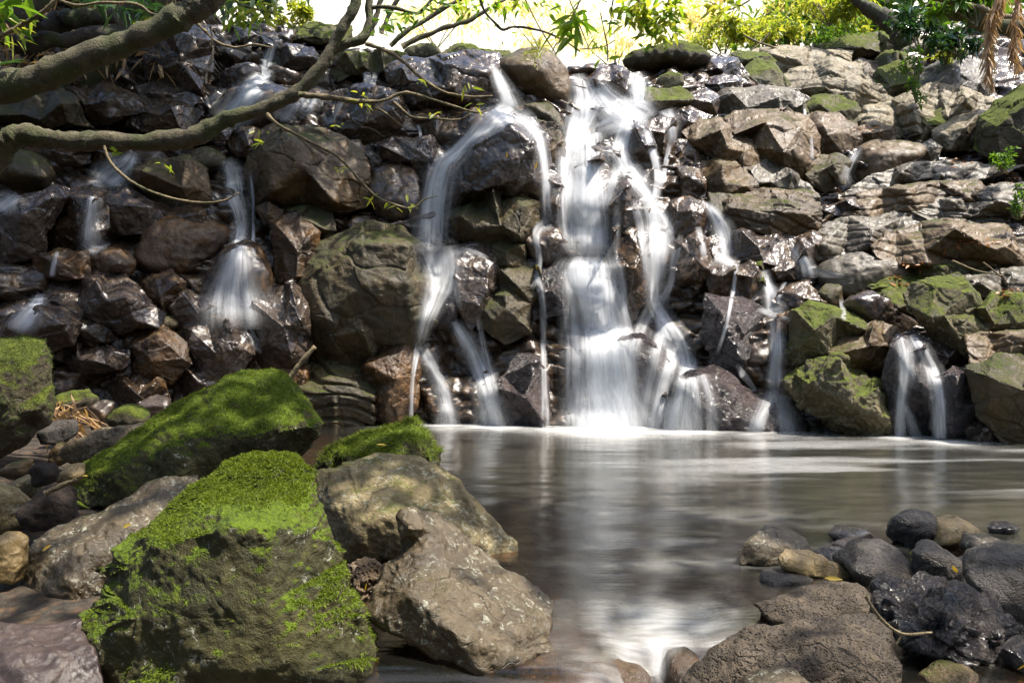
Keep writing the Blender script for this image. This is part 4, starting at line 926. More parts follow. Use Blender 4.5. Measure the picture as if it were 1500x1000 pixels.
FR(S,'smooth ochre stone beside the rough grey pumice','TN','1362,793 1379,764 1411,760 1433,774 1444,790 1417,802 1385,806',4.65,th=.65,p=5,grp='stones in the shallow end')
FR(S,'flat topped brown stone before the smooth ochre one','GB','1405,799 1419,785 1457,786 1478,806 1462,821 1424,820',4.4,th=.65,p=12,grp='stones in the shallow end')
FR(S,'white glittering wet stone farthest right in the shallows','WN','1445,772 1469,763 1500,774 1482,788 1452,784',5.0,p=6,grp='stones in the shallow end')
FR(B,'big dark boulder cut by the right frame edge in the shallows','PD','1415,844 1448,819 1492,808 1570,812 1580,910 1480,912 1436,888 1421,864',3.6,th=.6,p=7,grp='stones in the shallow end')
FH(B,'gnarled glossy black boulder near the bottom right corner','WN',3.15,'1280,884,0 1291,859,-.1 1330,850,-.15 1372,848,-.2 1422,863,-.2 1453,888,-.1 1478,904,0 1479,952,.05 1459,982,.1 1400,990,.15 1346,972,.15 1294,934,.1','1325,885,.1 1345,872,.0 1380,880,.16 1425,895,.12 1322,925,.2 1400,940,.28 1450,925,.14 1360,955,.24',grp='stones in the shallow end',th=.5,rgh=2.0,chis=.7,holes=.7)
FH(B,'pitted grey brown rock shoulder behind the lying boulder of the outflow','PB',3.45,'1104,884,.0 1158,865,-.15 1212,850,-.2 1258,850,-.2 1280,872,-.12 1296,922,.05 1240,934,.1 1190,934,.1 1130,912,.05','1170,882,.02 1230,876,.03 1262,882,.03 1190,905,.10',grp='stones in the shallow end',th=.5)
FH(B,'large pitted boulder lying right of the outflow','PB',2.85,'1002,992,.05 1036,952,0 1080,930,-.05 1150,910,-.1 1222,895,-.15 1284,895,-.2 1306,925,-.1 1326,972,0 1334,1060,.1 1000,1060,.2','1100,955,.1 1200,928,.05 1262,925,.0 1120,1000,.22 1220,975,.2 1295,985,.1',grp='stones in the shallow end',th=.4)
FR(S,'pale small stone tip poking up at the bottom edge','GB','1090,1004 1119,988 1172,988 1194,1004 1196,1030 1090,1030',2.55,grp='stones in the shallow end')
FR(S,'thin pale wet stone awash between pumice and angular boulder','WG','1202,783 1230,773 1278,776 1290,786 1240,793',4.85,th=.9,p=5,grp='stones in the shallow end')
FR(S,'wet glinting stone beside the long tan one','WG','1193,813 1219,801 1243,806 1238,824 1203,825',4.4,th=.8,p=6,grp='stones in the shallow end')
FR(S,'wet low stone behind the dome shaped boulder','WG','1226,800 1250,791 1288,792 1282,806 1240,812',4.6,th=.8,grp='stones in the shallow end')
FR(S,'flat oval white stone among the dark rounded boulders','GS','1392,823 1414,814 1440,821 1427,833 1398,832',4.2,th=.9,p=5,grp='stones in the shallow end')
FR(S,'wet round stone in the bottom right corner','WN','1472,950 1498,938 1540,942 1540,985 1486,984',2.95,grp='stones in the shallow end')
FR(S,'rust brown stone under water at the bottom right','TB','1345,985 1380,975 1430,985 1440,1010 1380,1020 1345,1010',2.85,th=.8,grp='stones in the shallow end')

bpy.context.view_layer.update(); DG = bpy.context.evaluated_depsgraph_get()
e = empty('waterfall'); tag(e, 'silky outflow slipping between the two half drowned sill stones', 'waterfall', 'strands of the waterfall')
for q, o_ in (('958,930,34 959,946,24 961,966,15 962,1010,12', .3), ('1000,924,40 984,944,24 972,966,12 966,1010,9', .16)):
    strand(e, q, op=o_, gap=.015)
# ------------------------------------------------------------------ vegetation
def leafmat(name, c1, c2, trans=.45, rough=.45, coat=0.):
    t = NT(name); g = t.n('ShaderNodeNewGeometry')
    c = t.mix(t.mapr(g.outputs['Random Per Island'], 0, 1, 0, 1, False), c1, c2)
    p = t.bsdf(Base_Color=c, Roughness=rough, Coat_Weight=coat)
    tl = t.n('ShaderNodeBsdfTranslucent'); t.put(tl.inputs[0], t.mix(1., c, (1.7, 1.6, .9), 'MULTIPLY'))
    m = t.n('ShaderNodeMixShader'); m.inputs[0].default_value = trans; t.l(p.outputs[0], m.inputs[1]); t.l(tl.outputs[0], m.inputs[2])
    return t.done(m.outputs[0])
LG = leafmat('green_leaf', (.045, .11, .012), (.12, .22, .02))
LB = leafmat('backlit_green_leaf', (.10, .22, .015), (.24, .36, .03), .55); LY = leafmat('yellow_green_leaf', (.14, .22, .02), (.34, .34, .05), .5)  # LB: lighter copy of the green leaf, backlighting put into its colour
LD = leafmat('dark_leaf', (.012, .035, .010), (.035, .07, .018), .25); LW = leafmat('glossy_dark_leaf', (.02, .06, .02), (.05, .12, .03), .2, .22, .6)
LP = leafmat('pale_dry_leaf', (.70, .66, .52), (.64, .58, .34), .5); LS = leafmat('straw_leaf', (.24, .14, .06), (.42, .27, .14), .3, .6)
LO = leafmat('fallen_yellow_leaf', (.55, .36, .04), (.60, .42, .06), .2); LR = leafmat('fallen_rust_leaf', (.30, .11, .03), (.36, .15, .05), .2)
def bark(name, a, b, moss=.1):
    t = NT(name); g = t.n('ShaderNodeNewGeometry'); P = g.outputs['Position']
    n = t.noise(P, 9, 6, .65, .5); f = t.noise(P, 55, 4, .7)
    c = t.mix(t.mapr(n, .35, .65), a, b); c = t.mix(t.mapr(f, .45, .7, 0, .5), c, tuple(q * 1.8 for q in b))
    c = t.mix(t.math('MULTIPLY', t.mapr(t.noise(P, 3.3, 4), .52 - moss, .62), .75), c, (.05, .065, .012))
    li = t.mapr(t.noise(P, 13, 5, .75, 1.), .58, .64); c = t.mix(t.math('MULTIPLY', li, .55), c, (.24, .23, .17))
    rg = t.noise(t.mapv(P, (1, 1, 1)), 120, 3, .8); pl = t.mapr(t.vor(P, 34), 0, .12)
    hh = t.math('ADD', t.math('ADD', n, t.math('MULTIPLY', f, .6)), t.math('ADD', t.math('MULTIPLY', rg, .25), t.math('MULTIPLY', pl, .18)))
    return t.done(t.bsdf(Base_Color=c, Roughness=.8, Normal=t.bump(hh, 1., .022)).outputs[0])
BK = bark('mossy_bark', (.045, .036, .018), (.11, .09, .05)); BT = bark('pale_twig_bark', (.13, .095, .05), (.22, .17, .09), .0); BD = bark('dark_bark', (.02, .015, .010), (.05, .036, .022), .02)
def tube(name, path, mat, Y=None, parent=None, seg=10, wob=.12, n=6):
    """path: pixel-sized design rows 'x,y,r' or 'x,y,r,Y' turned into real metres at their distance"""
    A = []
    for s in path.split():
        v = [float(q) for q in s.split(',')]; y = v[3] if len(v) > 3 else Y
        A.append((*at(v[0], v[1], y), v[2] / F * y))
    return tube3(name, A, mat, parent, seg, wob, n)
def tube3(name, A, mat, parent=None, seg=10, wob=.12, n=6):
    C = catmull(A, n); r = np.maximum(C[:, 3], .0015); C = C[:, :3]
    r = r * (1 + .16 * vnoise(C * 5.5 + 2, 7) + .12 * vnoise(C * 13, 8))
    C = C + np.stack([vnoise(C * 4 / 1 + 3, 1), vnoise(C * 4 + 9, 2), vnoise(C * 4 + 5, 3)], 1) * r[:, None] * wob * 2
    T = np.gradient(C, axis=0); T /= np.linalg.norm(T, axis=1)[:, None] + 1e-9
    up = np.array([.13, .31, .94]); U = np.cross(T, up); U /= np.linalg.norm(U, axis=1)[:, None] + 1e-9; W = np.cross(T, U)
    a = np.linspace(0, 2 * np.pi, seg, endpoint=False)
    V = C[:, None] + (U[:, None] * np.cos(a)[None, :, None] + W[:, None] * np.sin(a)[None, :, None]) * r[:, None, None]
    Vf = V.reshape(-1, 3); cen = np.repeat(C, seg, 0); rr = np.repeat(r, seg)
    Vf = Vf + (Vf - cen) * (fbm(Vf / np.maximum(rr, .02)[:, None] * .7, 4, 3) * wob * 1.2)[:, None]
    i = np.arange(len(C) - 1)[:, None] * seg; j = np.arange(seg)[None, :]; j2 = (j + 1) % seg
    Fq = np.stack([i + j, i + j2, i + seg + j2, i + seg + j], -1).reshape(-1, 4)
    caps = []
    for b in (0, (len(C) - 1) * seg):
        for k in range(1, seg - 1, 2): caps.append([b, b + k, b + k + 1, b + (k + 2) % seg])
    return mk(name, Vf, np.concatenate([Fq, np.array(caps)]), mat, parent=parent)
def leaves(name, Pt, Dr, L, Wd, mat, parent=None, rng=None, droop=.25, sm=True):
    """real leaf blades: a folded, pointed, drooping blade at each point"""
    n = len(Pt); Dr = Dr / (np.linalg.norm(Dr, axis=1)[:, None] + 1e-9)
    q = rng.normal(size=(n, 3)) * .6 + np.array([0, 0, 1.]); S = np.cross(Dr, q); S /= np.linalg.norm(S, axis=1)[:, None] + 1e-9; N = np.cross(S, Dr)
    L = np.broadcast_to(L, n)[:, None]; Wd = np.broadcast_to(Wd, n)[:, None]
    rows = []
    for t_, w_ in ((0, .08), (.3, .9), (.65, .75), (1, .04)):
        c = Pt + Dr * L * t_ - np.array([0, 0, 1.]) * L * droop * t_ * t_
        rows += [c - S * Wd * w_ * .5 + N * Wd * .12 * w_, c - N * Wd * .05 * w_, c + S * Wd * w_ * .5 + N * Wd * .12 * w_]
    V = np.stack(rows, 1).reshape(-1, 3)
    f = []
    for r in range(3):
        for k in range(2): f.append([r * 3 + k, r * 3 + k + 1, r * 3 + k + 4, r * 3 + k + 3])
    Fc = (np.arange(n)[:, None, None] * 12 + np.array(f)[None]).reshape(-1, 4)
    return mk(name, V, Fc, mat, parent=parent, smooth=sm)
def cloud_pts(rng, c, rad, n, clumps=14, shell=.35):
    """points of a crown: clumps spread in an uneven volume"""
    cc = rng.normal(size=(clumps, 3)); cc /= np.linalg.norm(cc, axis=1)[:, None]; cc *= rng.uniform(shell, 1, clumps)[:, None]
    k = rng.integers(0, clumps, n); v = rng.normal(size=(n, 3)); v /= np.linalg.norm(v, axis=1)[:, None]
    return np.array(c) + (cc[k] + v * (rng.uniform(0, 1, n) ** .5 * rng.uniform(.22, .5, clumps)[k])[:, None]) * np.array(rad)
def tree(label, base, c, rad, n, L, mat, seed, trunk_r=.25, name='tree', group='trees round the gorge', clumps=16):
    rng = np.random.default_rng(seed); e = empty(name, base); tag(e, label, 'tree', group)
    b = np.array(base); c = np.array(c)
    A = [(*(p - b), r) for p, r in ((b, trunk_r), (b * .6 + c * .4 + rng.normal(size=3) * .2, trunk_r * .75), (c, trunk_r * .45), (c + np.array([.2, .1, rad[2] * .7]), trunk_r * .12))]
    tube3('trunk', A, BK, e, 12, .1, 8)
    P = cloud_pts(rng, c - b, rad, n, clumps)
    for k in range(6):
        q = P[rng.integers(0, n)]; s = (c - b) * rng.uniform(.5, .95); m = (s + q) / 2 + np.array([0, 0, .2])
        tube3('limb', [(*s, trunk_r * .35), (*m, trunk_r * .2), (*q, trunk_r * .06)], BK, e, 8, .1, 5)
    D = rng.normal(size=(n, 3)) + np.array([0, 0, -.3])
    leaves('crown', P, D, rng.uniform(.7, 1.3, n) * L, rng.uniform(.35, .5, n) * L, mat, e, rng)
    return e
def shrub(label, c, rad, n, L, mat, seed, name='shrub', cat='shrub', wf=.42, group='shrubs above the falls', clumps=10, up=.2, stems=5):
    rng = np.random.default_rng(seed); base = np.array([c[0], c[1], c[2] - rad[2] * .9]); e = empty(name, base); tag(e, label, cat, group)
    P = cloud_pts(rng, np.array(c) - base, rad, n, clumps)
    for k in range(stems):
        q = P[rng.integers(0, n)]
        tube3('stem', [(0, 0, -.1, .02), (*(q * .5 + rng.normal(size=3) * .05), .014), (*q, .005)], BT, e, 6, .1, 4)
    D = rng.normal(size=(n, 3)) + np.array([0, 0, up])
    leaves('foliage', P, D, rng.uniform(.7, 1.3, n) * L, rng.uniform(.8, 1.2, n) * L * wf, mat, e, rng)
    return e
# --- canopy that shades the gorge, mostly unseen trees added to block sun and sky
tree('unseen tall canopy tree added to shade the dark side of the falls', (-8.5, 13.5, 4.0), (-2.0, 11.2, 10.6), (4.4, 3.4, 1.6), 5600, .30, LG, 1, .3)  # unseen crowns, placed up the sun direction so their shade lands below
tree('unseen canopy tree added for shade on the dark bank beyond the upper branch', (-10.5, 11, 3.2), (-6.2, 9.6, 9.6), (3.6, 3.6, 1.8), 4600, .30, LG, 2, .3)
tree('unseen canopy tree added to dapple the near boulders from the left', (-7.5, 5.0, .4), (1.2, 3.9, 7.6), (2.9, 2.4, 1.1), 1900, .26, LG, 3, .28)
tree('unseen canopy tree added to shade the pool stones at the near right', (9.5, 2.5, .2), (5.4, 3.4, 8.3), (2.8, 2.4, 1.1), 900, .28, LG, 4, .25)
tree('unseen broad tree added high over the viewer to block sky light', (-3.5, -4.5, 0), (0, -2.2, 7.2), (6.5, 4.0, 1.4), 3600, .45, LG, 14, .3)  # added overhead out of view, cuts sky light from the camera side
tree('unseen forest tree added behind the viewer on one side to dim the sky', (-7, -3, 0), (-6, -3, 6), (4.5, 4, 5), 2600, .6, LD, 5, .3)  # start of an added ring of unseen trees, darkens ambient light and wet reflections
tree('unseen forest tree added straight behind the viewer to dim the sky', (0.5, -8, 0), (0, -8, 6), (5, 3.5, 5.5), 2600, .6, LD, 6, .3)
tree('unseen forest tree added behind the viewer on the other side to dim the sky', (8.5, -3, 0), (8, -3, 6), (4, 4.5, 5), 2600, .6, LD, 7, .3)
tree('unseen forest tree added at the far end of the dark bank to dim the sky', (-13, 7, 1), (-12.5, 7, 6), (3.5, 5, 5), 2600, .6, LD, 8, .3)
tree('unseen forest tree added beside the pool beyond the frame to dim the sky', (13.5, 6, 1), (13.5, 6, 6), (3, 4.5, 5), 2600, .6, LD, 9, .3)
tree('dark tree behind the upper corner of the shaded bank', (-10, 19, 4), (-9.2, 18.5, 9.2), (4, 3, 4), 4200, .4, LD, 10, .3)
tree('dark leaning tree behind the glossy shrub on the right bank', (9.4, 23.5, 7), (10.8, 23, 11.2), (3.8, 2.2, 2.6), 3600, .4, LG, 12, .45)

# --- the two thick branches crossing the shaded side
e = empty('tree_branch', at(-60, 150, 6.6)); tag(e, 'thick mossy branch sweeping up across the top left corner', 'branch', 'branches across the shaded side')
def rel(o, par): o.location = Vector(o.location) - par.location; o.parent = par; return o
rel(tube('bough', '-120,160,26 -40,140,24 0,128,22 60,112,20 120,92,19 180,66,18 230,46,18 270,24,18 300,2,17 330,-30,16 360,-80,15', BK, 6.6, None, 16, .13), e)
rel(tube('side_limb', '258,32,11 276,6,11 284,-30,10 290,-70,9', BK, 6.55, None, 12, .12), e)
e2 = empty('tree_branch', at(-30, 235, 7.0)); tag(e2, 'long bent branch that dips low and rises to a fork at the top', 'branch', 'branches across the shaded side')
rel(tube('bough', '-60,300,19 -20,245,18 8,212,17 35,193,14 70,198,13 110,204,14 160,204,13 215,207,13 270,206,14 310,188,12 350,170,11 395,155,10 432,136,10 462,108,9 486,72,8 505,40,8 520,10,8 530,-40,7', BK, 7.0, None, 14, .16), e2)
rel(tube('fork', '478,82,6 505,66,7 530,58,7 540,36,6 541,10,6 546,-40,6', BK, 7.05, None, 10, .12), e2)
rel(tube('fork', '541,12,3 556,10,3 580,12,3 606,20,2.6 620,14,2.4 640,-10,2', BK, 7.05, None, 8, .12), e2)
rel(tube('twig', '536,64,3 560,72,3 590,90,2.6 615,112,2.4 650,135,2 690,142,1.6 722,141,1', BT, 6.9, None, 7, .25), e2)
rel(tube('twig', '436,140,4.5 455,142,4 490,143,4 525,150,3.4 560,148,2.6 590,136,2.4 620,142,2.2 660,155,2 700,165,1.2 724,158,.8', BT, 6.8, None, 7, .3), e2)
rel(tube('twig', '575,149,2.4 590,162,2.2 606,172,2 640,174,1.8 672,175,1.5 690,166,.9', BT, 6.78, None, 6, .3), e2)
rel(tube('twig', '548,158,1.6 562,164,1.4 580,178,1.3 597,190,.8', BT, 6.8, None, 6, .3), e2)
rel(tube('twig', '390,166,3 410,184,2.6 450,206,2.2 490,226,2 512,246,2 530,266,2 552,288,1.8 575,298,1.6 604,305,1.4 622,292,1 642,287,.6', BT, 6.6, None, 7, .3), e2)
rel(tube('twig', '152,214,2.4 162,238,2.2 185,262,2.2 220,280,2.2 260,292,2 300,297,2 330,293,1.6 350,282,1', BT, 6.6, None, 7, .25), e2)
rel(tube('twig', '-20,64,3.6 15,45,3.2 50,26,3 78,4,3 90,-20,3', BT, 6.3, None, 7, .2), tag(empty('tree_branch', at(-20, 64, 6.3)), 'thin bare branch slanting through the yellow leaves in the top corner', 'branch', 'branches across the shaded side'))
e3 = tag(empty('tree_branch', at(78, 2, 6.9)), 'thin looping twig running along the top edge behind the thick branch', 'branch', 'branches across the shaded side')
rel(tube('twig', '70,-6,2.4 110,8,2.2 150,4,2 200,6,2 222,20,1.8 250,24,1.2', BT, 6.9, None, 7, .3), e3)
e4 = tag(empty('tree_branch', at(290, 30, 7.4)), 'thin curved stem arching over the brink rocks', 'branch', 'branches across the shaded side')
rel(tube('twig', '286,34,2 305,50,2 318,62,2 345,70,1.8 372,66,1.5 400,70,1', BT, 7.4, None, 7, .3), e4)
rel(tube('twig', '308,40,1.6 312,60,2 310,85,2.2 302,105,2.2 300,125,1.8', BD, 7.4, None, 7, .3), e4)
def px_leaves(par, spots, Y, L, mat, seed, k=5, spread=9, wf=.3, down=-.2, name='foliage'):
    rng = np.random.default_rng(seed); P, D = [], []
    for x, y in spots:
        for _ in range(k):
            yy = Y + rng.uniform(-.15, .15)
            P.append(at(x + rng.normal() * spread, y + rng.normal() * spread * .6, yy)); d = rng.normal(size=3); d[2] = d[2] * .5 + down; D.append(d)
    P = np.array(P); o = leaves(name, P - np.array(par.location), np.array(D), rng.uniform(.7, 1.25, len(P)) * L, rng.uniform(.8, 1.2, len(P)) * L * wf, mat, par, rng); return o
px_leaves(e2, [(530, 140), (525, 152), (540, 155), (690, 125), (695, 155), (640, 165), (618, 118), (385, 190), (380, 210), (172, 222), (500, 246), (548, 290), (575, 300), (600, 300), (490, 180), (240, 240)], 6.7, .085, LY, 41, 4, 5, .3)
px_leaves(e2, [(600, 25), (625, 12), (560, 40), (640, 2), (575, 25)], 7.0, .12, LG, 42, 10, 12, .3)
ey = tag(empty('sapling', at(20, 60, 6.4)), 'sapling with yellow green leaves in the top left corner', 'plant', 'small plants round the falls')
px_leaves(ey, [(10, 30), (15, 48), (30, 45), (5, 60), (25, 60), (45, 35)], 6.3, .14, LY, 43, 3, 8, .28, -.3); px_leaves(ey, [(15, 6), (30, 2), (-5, 10), (8, 0)], 6.2, .24, LG, 44, 3, 10, .4, -.2, 'broad_foliage')
px_leaves(tag(empty('fern', at(170, 5, 8)), 'fern with blue green fronds behind the thick mossy branch', 'fern', 'small plants round the falls'), [(150, 4), (165, 8), (180, 14), (195, 5), (210, 8), (230, 15), (140, 0), (215, 16)], 8.0, .2, LW, 45, 7, 9, .25)
px_leaves(tag(empty('weed', at(220, 28, 8)), 'small yellow weed in the dark hollow behind the branch', 'plant', 'small plants round the falls'), [(215, 38), (225, 30), (210, 32)], 8.0, .1, LY, 46, 6, 8, .35)
px_leaves(tag(empty('weed', at(40, 92, 8)), 'single broad green leaf plant below the thick mossy branch end', 'plant', 'small plants round the falls'), [(38, 92), (44, 96)], 8.0, .26, LW, 47, 2, 4, .35)
# dark root bank
for i, (lab, pth, r) in enumerate([('rotten log lying in the dark bank behind the thick branch', '50,44,15 90,34,14 130,26,13 170,22,10', 11.5), ('lower dark log below the rotten one on the bank', '20,66,12 70,62,12 130,54,12 190,46,12 200,40,8', 11.2), ('dark mossy trunk rising at the top left corner', '30,30,26 50,10,22 70,-30,20 90,-90,18', 10.8)]):
    e = tag(empty('log' if i < 2 else 'leaning_tree', at(80, 50, r)), lab, 'log' if i < 2 else 'tree trunk'); rel(tube('bark', pth, BD, r, None, 12, .2), e)
rng = np.random.default_rng(5)
lt = [at(rng.uniform(-20, 300), rng.uniform(-10, 120), 0) for _ in range(0)]
Pq = np.array([(lambda a, b: at(a, b, float(Yc(a, b)) - .42 + rng.uniform(-.12, .05)))(rng.uniform(-60, 260), rng.uniform(-30, 110)) for _ in range(420)])
o = leaves('dead_leaf_litter', Pq, rng.normal(size=(len(Pq), 3)) + np.array([0, -.3, -.9]), rng.uniform(.12, .4, len(Pq)), rng.uniform(.02, .07, len(Pq)), LS, None, rng); tag(o, 'brown dead fronds and leaf litter hanging on the dark bank', 'leaf litter', kind='stuff')

# --- leafy sprays along the top edge
def spray(label, Y, tw, spots, L, mat, seed, k=6, spread=12, wf=.3, mat2=None):
    e = tag(empty('leafy_branch', at(*[float(q) for q in tw[0].split()[0].split(',')[:2]], Y)), label, 'branch', 'leafy branches hanging along the top')
    for p in tw: rel(tube('twig', p, BT, Y, None, 6, .2), e)
    px_leaves(e, spots, Y, L, mat, seed, k, spread, wf, -.35)
    if mat2: px_leaves(e, spots, Y, L * .9, mat2, seed + 1, max(1, k // 2), spread * 1.2, wf, -.35)
    return e
spray('drooping green leaf spray in front of the bright gap', 5.2, ['700,-30,2.4 704,0,2.2 712,20,2 725,34,2 736,44,2 752,40,1.8 775,42,1.6 800,48,1.4 830,62,1.2 850,76,1', '860,-20,1.6 846,10,1.5 836,30,1.2 826,50,1'],
      [(820, 40), (835, 30), (826, 48), (846, 20), (838, 14), (852, 32)], .16, LB, 51, 5, 8, .26)
spray('two long dangling leaves hanging before the main fall top', 5.0, ['880,20,1 885,45,1 890,70,1 890,90,.8'], [(879, 88), (890, 88)], .13, LB, 52, 1, 1.5, .26)
spray('leaf tuft dangling above the round brown boulder', 5.1, ['900,-10,1 895,20,1 896,35,1'], [(895, 30), (898, 40), (872, 55), (875, 65)], .08, LB, 53, 4, 5, .3)
spray('bright yellow green crown of leaves in the top middle', 9, ['900,-40,3 930,-5,2 950,20,1.4'], [(925, 5), (940, 15), (955, 8), (968, 22), (978, 38), (960, 38), (935, 30), (985, 10), (945, -5), (918, 20), (990, -8), (975, 48)], .15, LY, 54, 13, 13, .42, LB)
spray('small yellow leaf sprig by the white sky gap', 8.5, ['1130,-20,1.4 1085,8,1.2 1050,20,1'], [(1055, 5), (1040, 14), (1070, 8), (1035, 2), (1080, 0)], .13, LY, 55, 8, 9, .4)
spray('green leaf fringe along the top edge above the square cliff block', 7.6, ['640,-30,1.6 690,-10,1.4 760,2,1.2'], [(660, 4), (690, 2), (715, 0), (735, 4), (760, 2), (780, -2), (745, 12), (675, 12), (800, 4), (700, 10)], .12, LB, 56, 7, 10, .3, LY)
spray('sunny leaf fringe above the brink behind the fork', 11, ['330,-10,2 360,10,1.6 400,18,1.4'], [(340, 14), (355, 24), (368, 12), (384, 6), (345, 34), (330, 6), (395, 14), (375, 30)], .17, LY, 57, 7, 10, .35, LB)
spray('fine sparse twigs with pale leaves before the bright gap', 13, ['760,-20,1 790,40,1 815,80,1', '830,-10,1 850,40,1 862,70,.8', '900,60,.8 880,70,.8 850,72,.8'], [(800, 60), (815, 30), (850, 50), (870, 62), (760, 40), (780, 70), (905, 40), (900, 66), (740, 60), (720, 30)], .11, LY, 58, 4, 16, .3)
# --- bushes and pale growth above the falls
a = lambda x, y, Y: tuple(at(x, y, Y))
shrub('bright yellow bush behind the moss dome', a(1060, 52, 19), (.9, .7, .5), 900, .16, LY, 61)
shrub('yellow bush with dead stems at its foot on the skyline', a(1120, 45, 20.5), (1.1, .8, .75), 1000, .16, LY, 62)
shrub('pale dry bush blazing in the sun behind the yellow one', a(1150, 18, 23), (1.7, .9, 1.0), 1500, .2, LP, 63)
shrub('pale bush left of the yellow bush beyond the brink', a(1045, 10, 25), (1.4, .9, 1.1), 1100, .2, LP, 64)
shrub('lime green feathery bush by the dark leaning tree', a(1262, 28, 19.5), (.55, .5, .7), 900, .15, LY, 65)
shrub('olive scrub under the lime bush', a(1220, 50, 19), (.8, .5, .4), 700, .13, LG, 66)
shrub('yellow leaved bough over the lime bush', a(1215, 6, 18), (1.1, .6, .45), 900, .17, LY, 67)
shrub('small yellow shrub sunlit above the upper left cascade', a(432, 24, 17.5), (.36, .4, .42), 500, .16, LY, 68)
shrub('pale bush above the brink right of the forked trunk', a(640, 25, 27), (2.4, 1., 1.1), 1100, .2, LP, 69, clumps=16)
shrub('pale bush behind the drooping leaf spray', a(800, 40, 27), (2.6, 1., 1.3), 1200, .2, LP, 70, clumps=16)
shrub('pale bush over the top of the main fall', a(900, 60, 24), (1.6, .8, .9), 800, .18, LP, 71, clumps=14)
shrub('glossy leaved shrub sparkling on the right bank', a(1350, 38, 16.4), (.75, .4, .55), 620, .19, LW, 72, wf=.42)
shrub('leafy creeper low on the right of the glossy shrub', a(1408, 52, 16.2), (.5, .35, .4), 380, .17, LW, 73, wf=.42)
shrub('yellow green seedlings on the ledge under the glossy shrub', a(1385, 76, 16.6), (.5, .3, .16), 200, .12, LY, 74)
shrub('ivy trailing down the notch of the triangular boulder', a(1342, 108, 15.0), (.26, .25, .5), 300, .1, LG, 75)
shrub('low green weed at the foot of the dark moss boulder', a(1470, 232, 12.9), (.3, .2, .16), 220, .08, LG, 76)
shrub('little weed at the right frame edge over the dark layered slab', a(1496, 292, 11.6), (.16, .15, .2), 140, .08, LG, 77)
shrub('green leaves at the top right corner', a(1430, 2, 14.5), (.9, .4, .4), 420, .2, LG, 78)
shrub('grass tuft on top of the round brown boulder', a(786, 80, 12.4), (.12, .1, .16), 60, .22, LY, 79, wf=.07, up=.9, stems=1)
for i, (lab, p, Y) in enumerate([('slanting brown stem left of the bright gap', '570,66,4 600,45,4 640,20,3.6 690,-10,3', 17.5), ('slanting stem below the first in the bright gap', '590,68,4 640,46,3.6 690,28,3 740,0,2.6', 18), ('thin grey stem next to the forked trunk', '558,50,3.4 572,20,3.2 590,-10,3', 16.5), ('upright stem behind the forked trunk', '545,52,4 552,20,4 565,-20,3.6', 16), ('dead stick leaning in the yellow bush', '1090,52,1.6 1110,62,1.6 1140,72,1.4', 17.4), ('second dead stick in the yellow bush', '1128,48,1.4 1118,60,1.4 1100,74,1.2', 17.3)]):
    e = tag(empty('stem', at(*[float(q) for q in p.split()[0].split(',')[:2]], Y)), lab, 'stem', 'bare stems above the falls'); rel(tube('bark', p, BT if i > 3 else BK, Y, None, 7, .25), e)
# --- right corner: leaning trunk, hollow, fallen branch, dead palm fronds
e = tag(empty('leaning_tree', at(1320, 60, 17.5)), 'dark curved trunk arching over the hollow in the right bank', 'tree trunk'); rel(tube('bark', '1330,70,16 1312,42,15 1290,24,11 1265,8,8 1245,-12,6 1220,-60,5', BD, 17.5, None, 14, .16), e)
e = tag(empty('log', at(1450, 36, 15)), 'grey fallen trunk lying behind the hanging dead fronds', 'log'); rel(tube('bark', '1360,4,9 1390,16,11 1420,26,12 1450,36,13 1480,40,13 1560,50,14', BK, 15, None, 12, .16), e)
e = tag(empty('tree_branch', at(1450, 20, 14.4)), 'thin branch over the fallen trunk in the top right corner', 'branch'); rel(tube('twig', '1366,-4,4 1400,4,4 1432,10,4 1455,20,4 1480,26,3.4 1540,22,3', BT, 14.4, None, 8, .2), e)
def frond(label, p, Y, seed, L):
    rng = np.random.default_rng(seed); e = tag(empty('palm_frond', at(*[float(q) for q in p.split()[0].split(',')[:2]], Y)), label, 'dead frond', 'dead fronds hanging at the right')
    rel(tube('midrib', p, LS, Y, None, 6, .2), e)
    A = catmull([[float(q) for q in s.split(',')[:2]] for s in p.split()], 16); P, D = [], []
    for x, y in A:
        for s in (-1, 1):
            for _ in range(2): P.append(at(x + rng.normal() * 3, y + rng.normal() * 2, Y + rng.normal() * .05)); D.append([s * rng.uniform(.15, .7), rng.normal() * .4, -1])
    P = np.array(P); leaves('leaflets', P - np.array(e.location), np.array(D), rng.uniform(.6, 1.2, len(P)) * L, .028, LS, e, rng)
frond('long dead frond hanging before the big pale grey boulder', '1462,0,4 1452,30,5 1448,60,5 1446,90,3 1452,120,1.5', 13.6, 81, .24)
frond('shorter dead frond hanging at the right frame edge', '1492,0,4 1486,40,4 1486,70,3 1490,96,1.5', 13.5, 82, .22)
frond('dead frond stub over the fallen trunk', '1470,-10,4 1462,10,4 1452,22,2', 13.4, 83, .2)

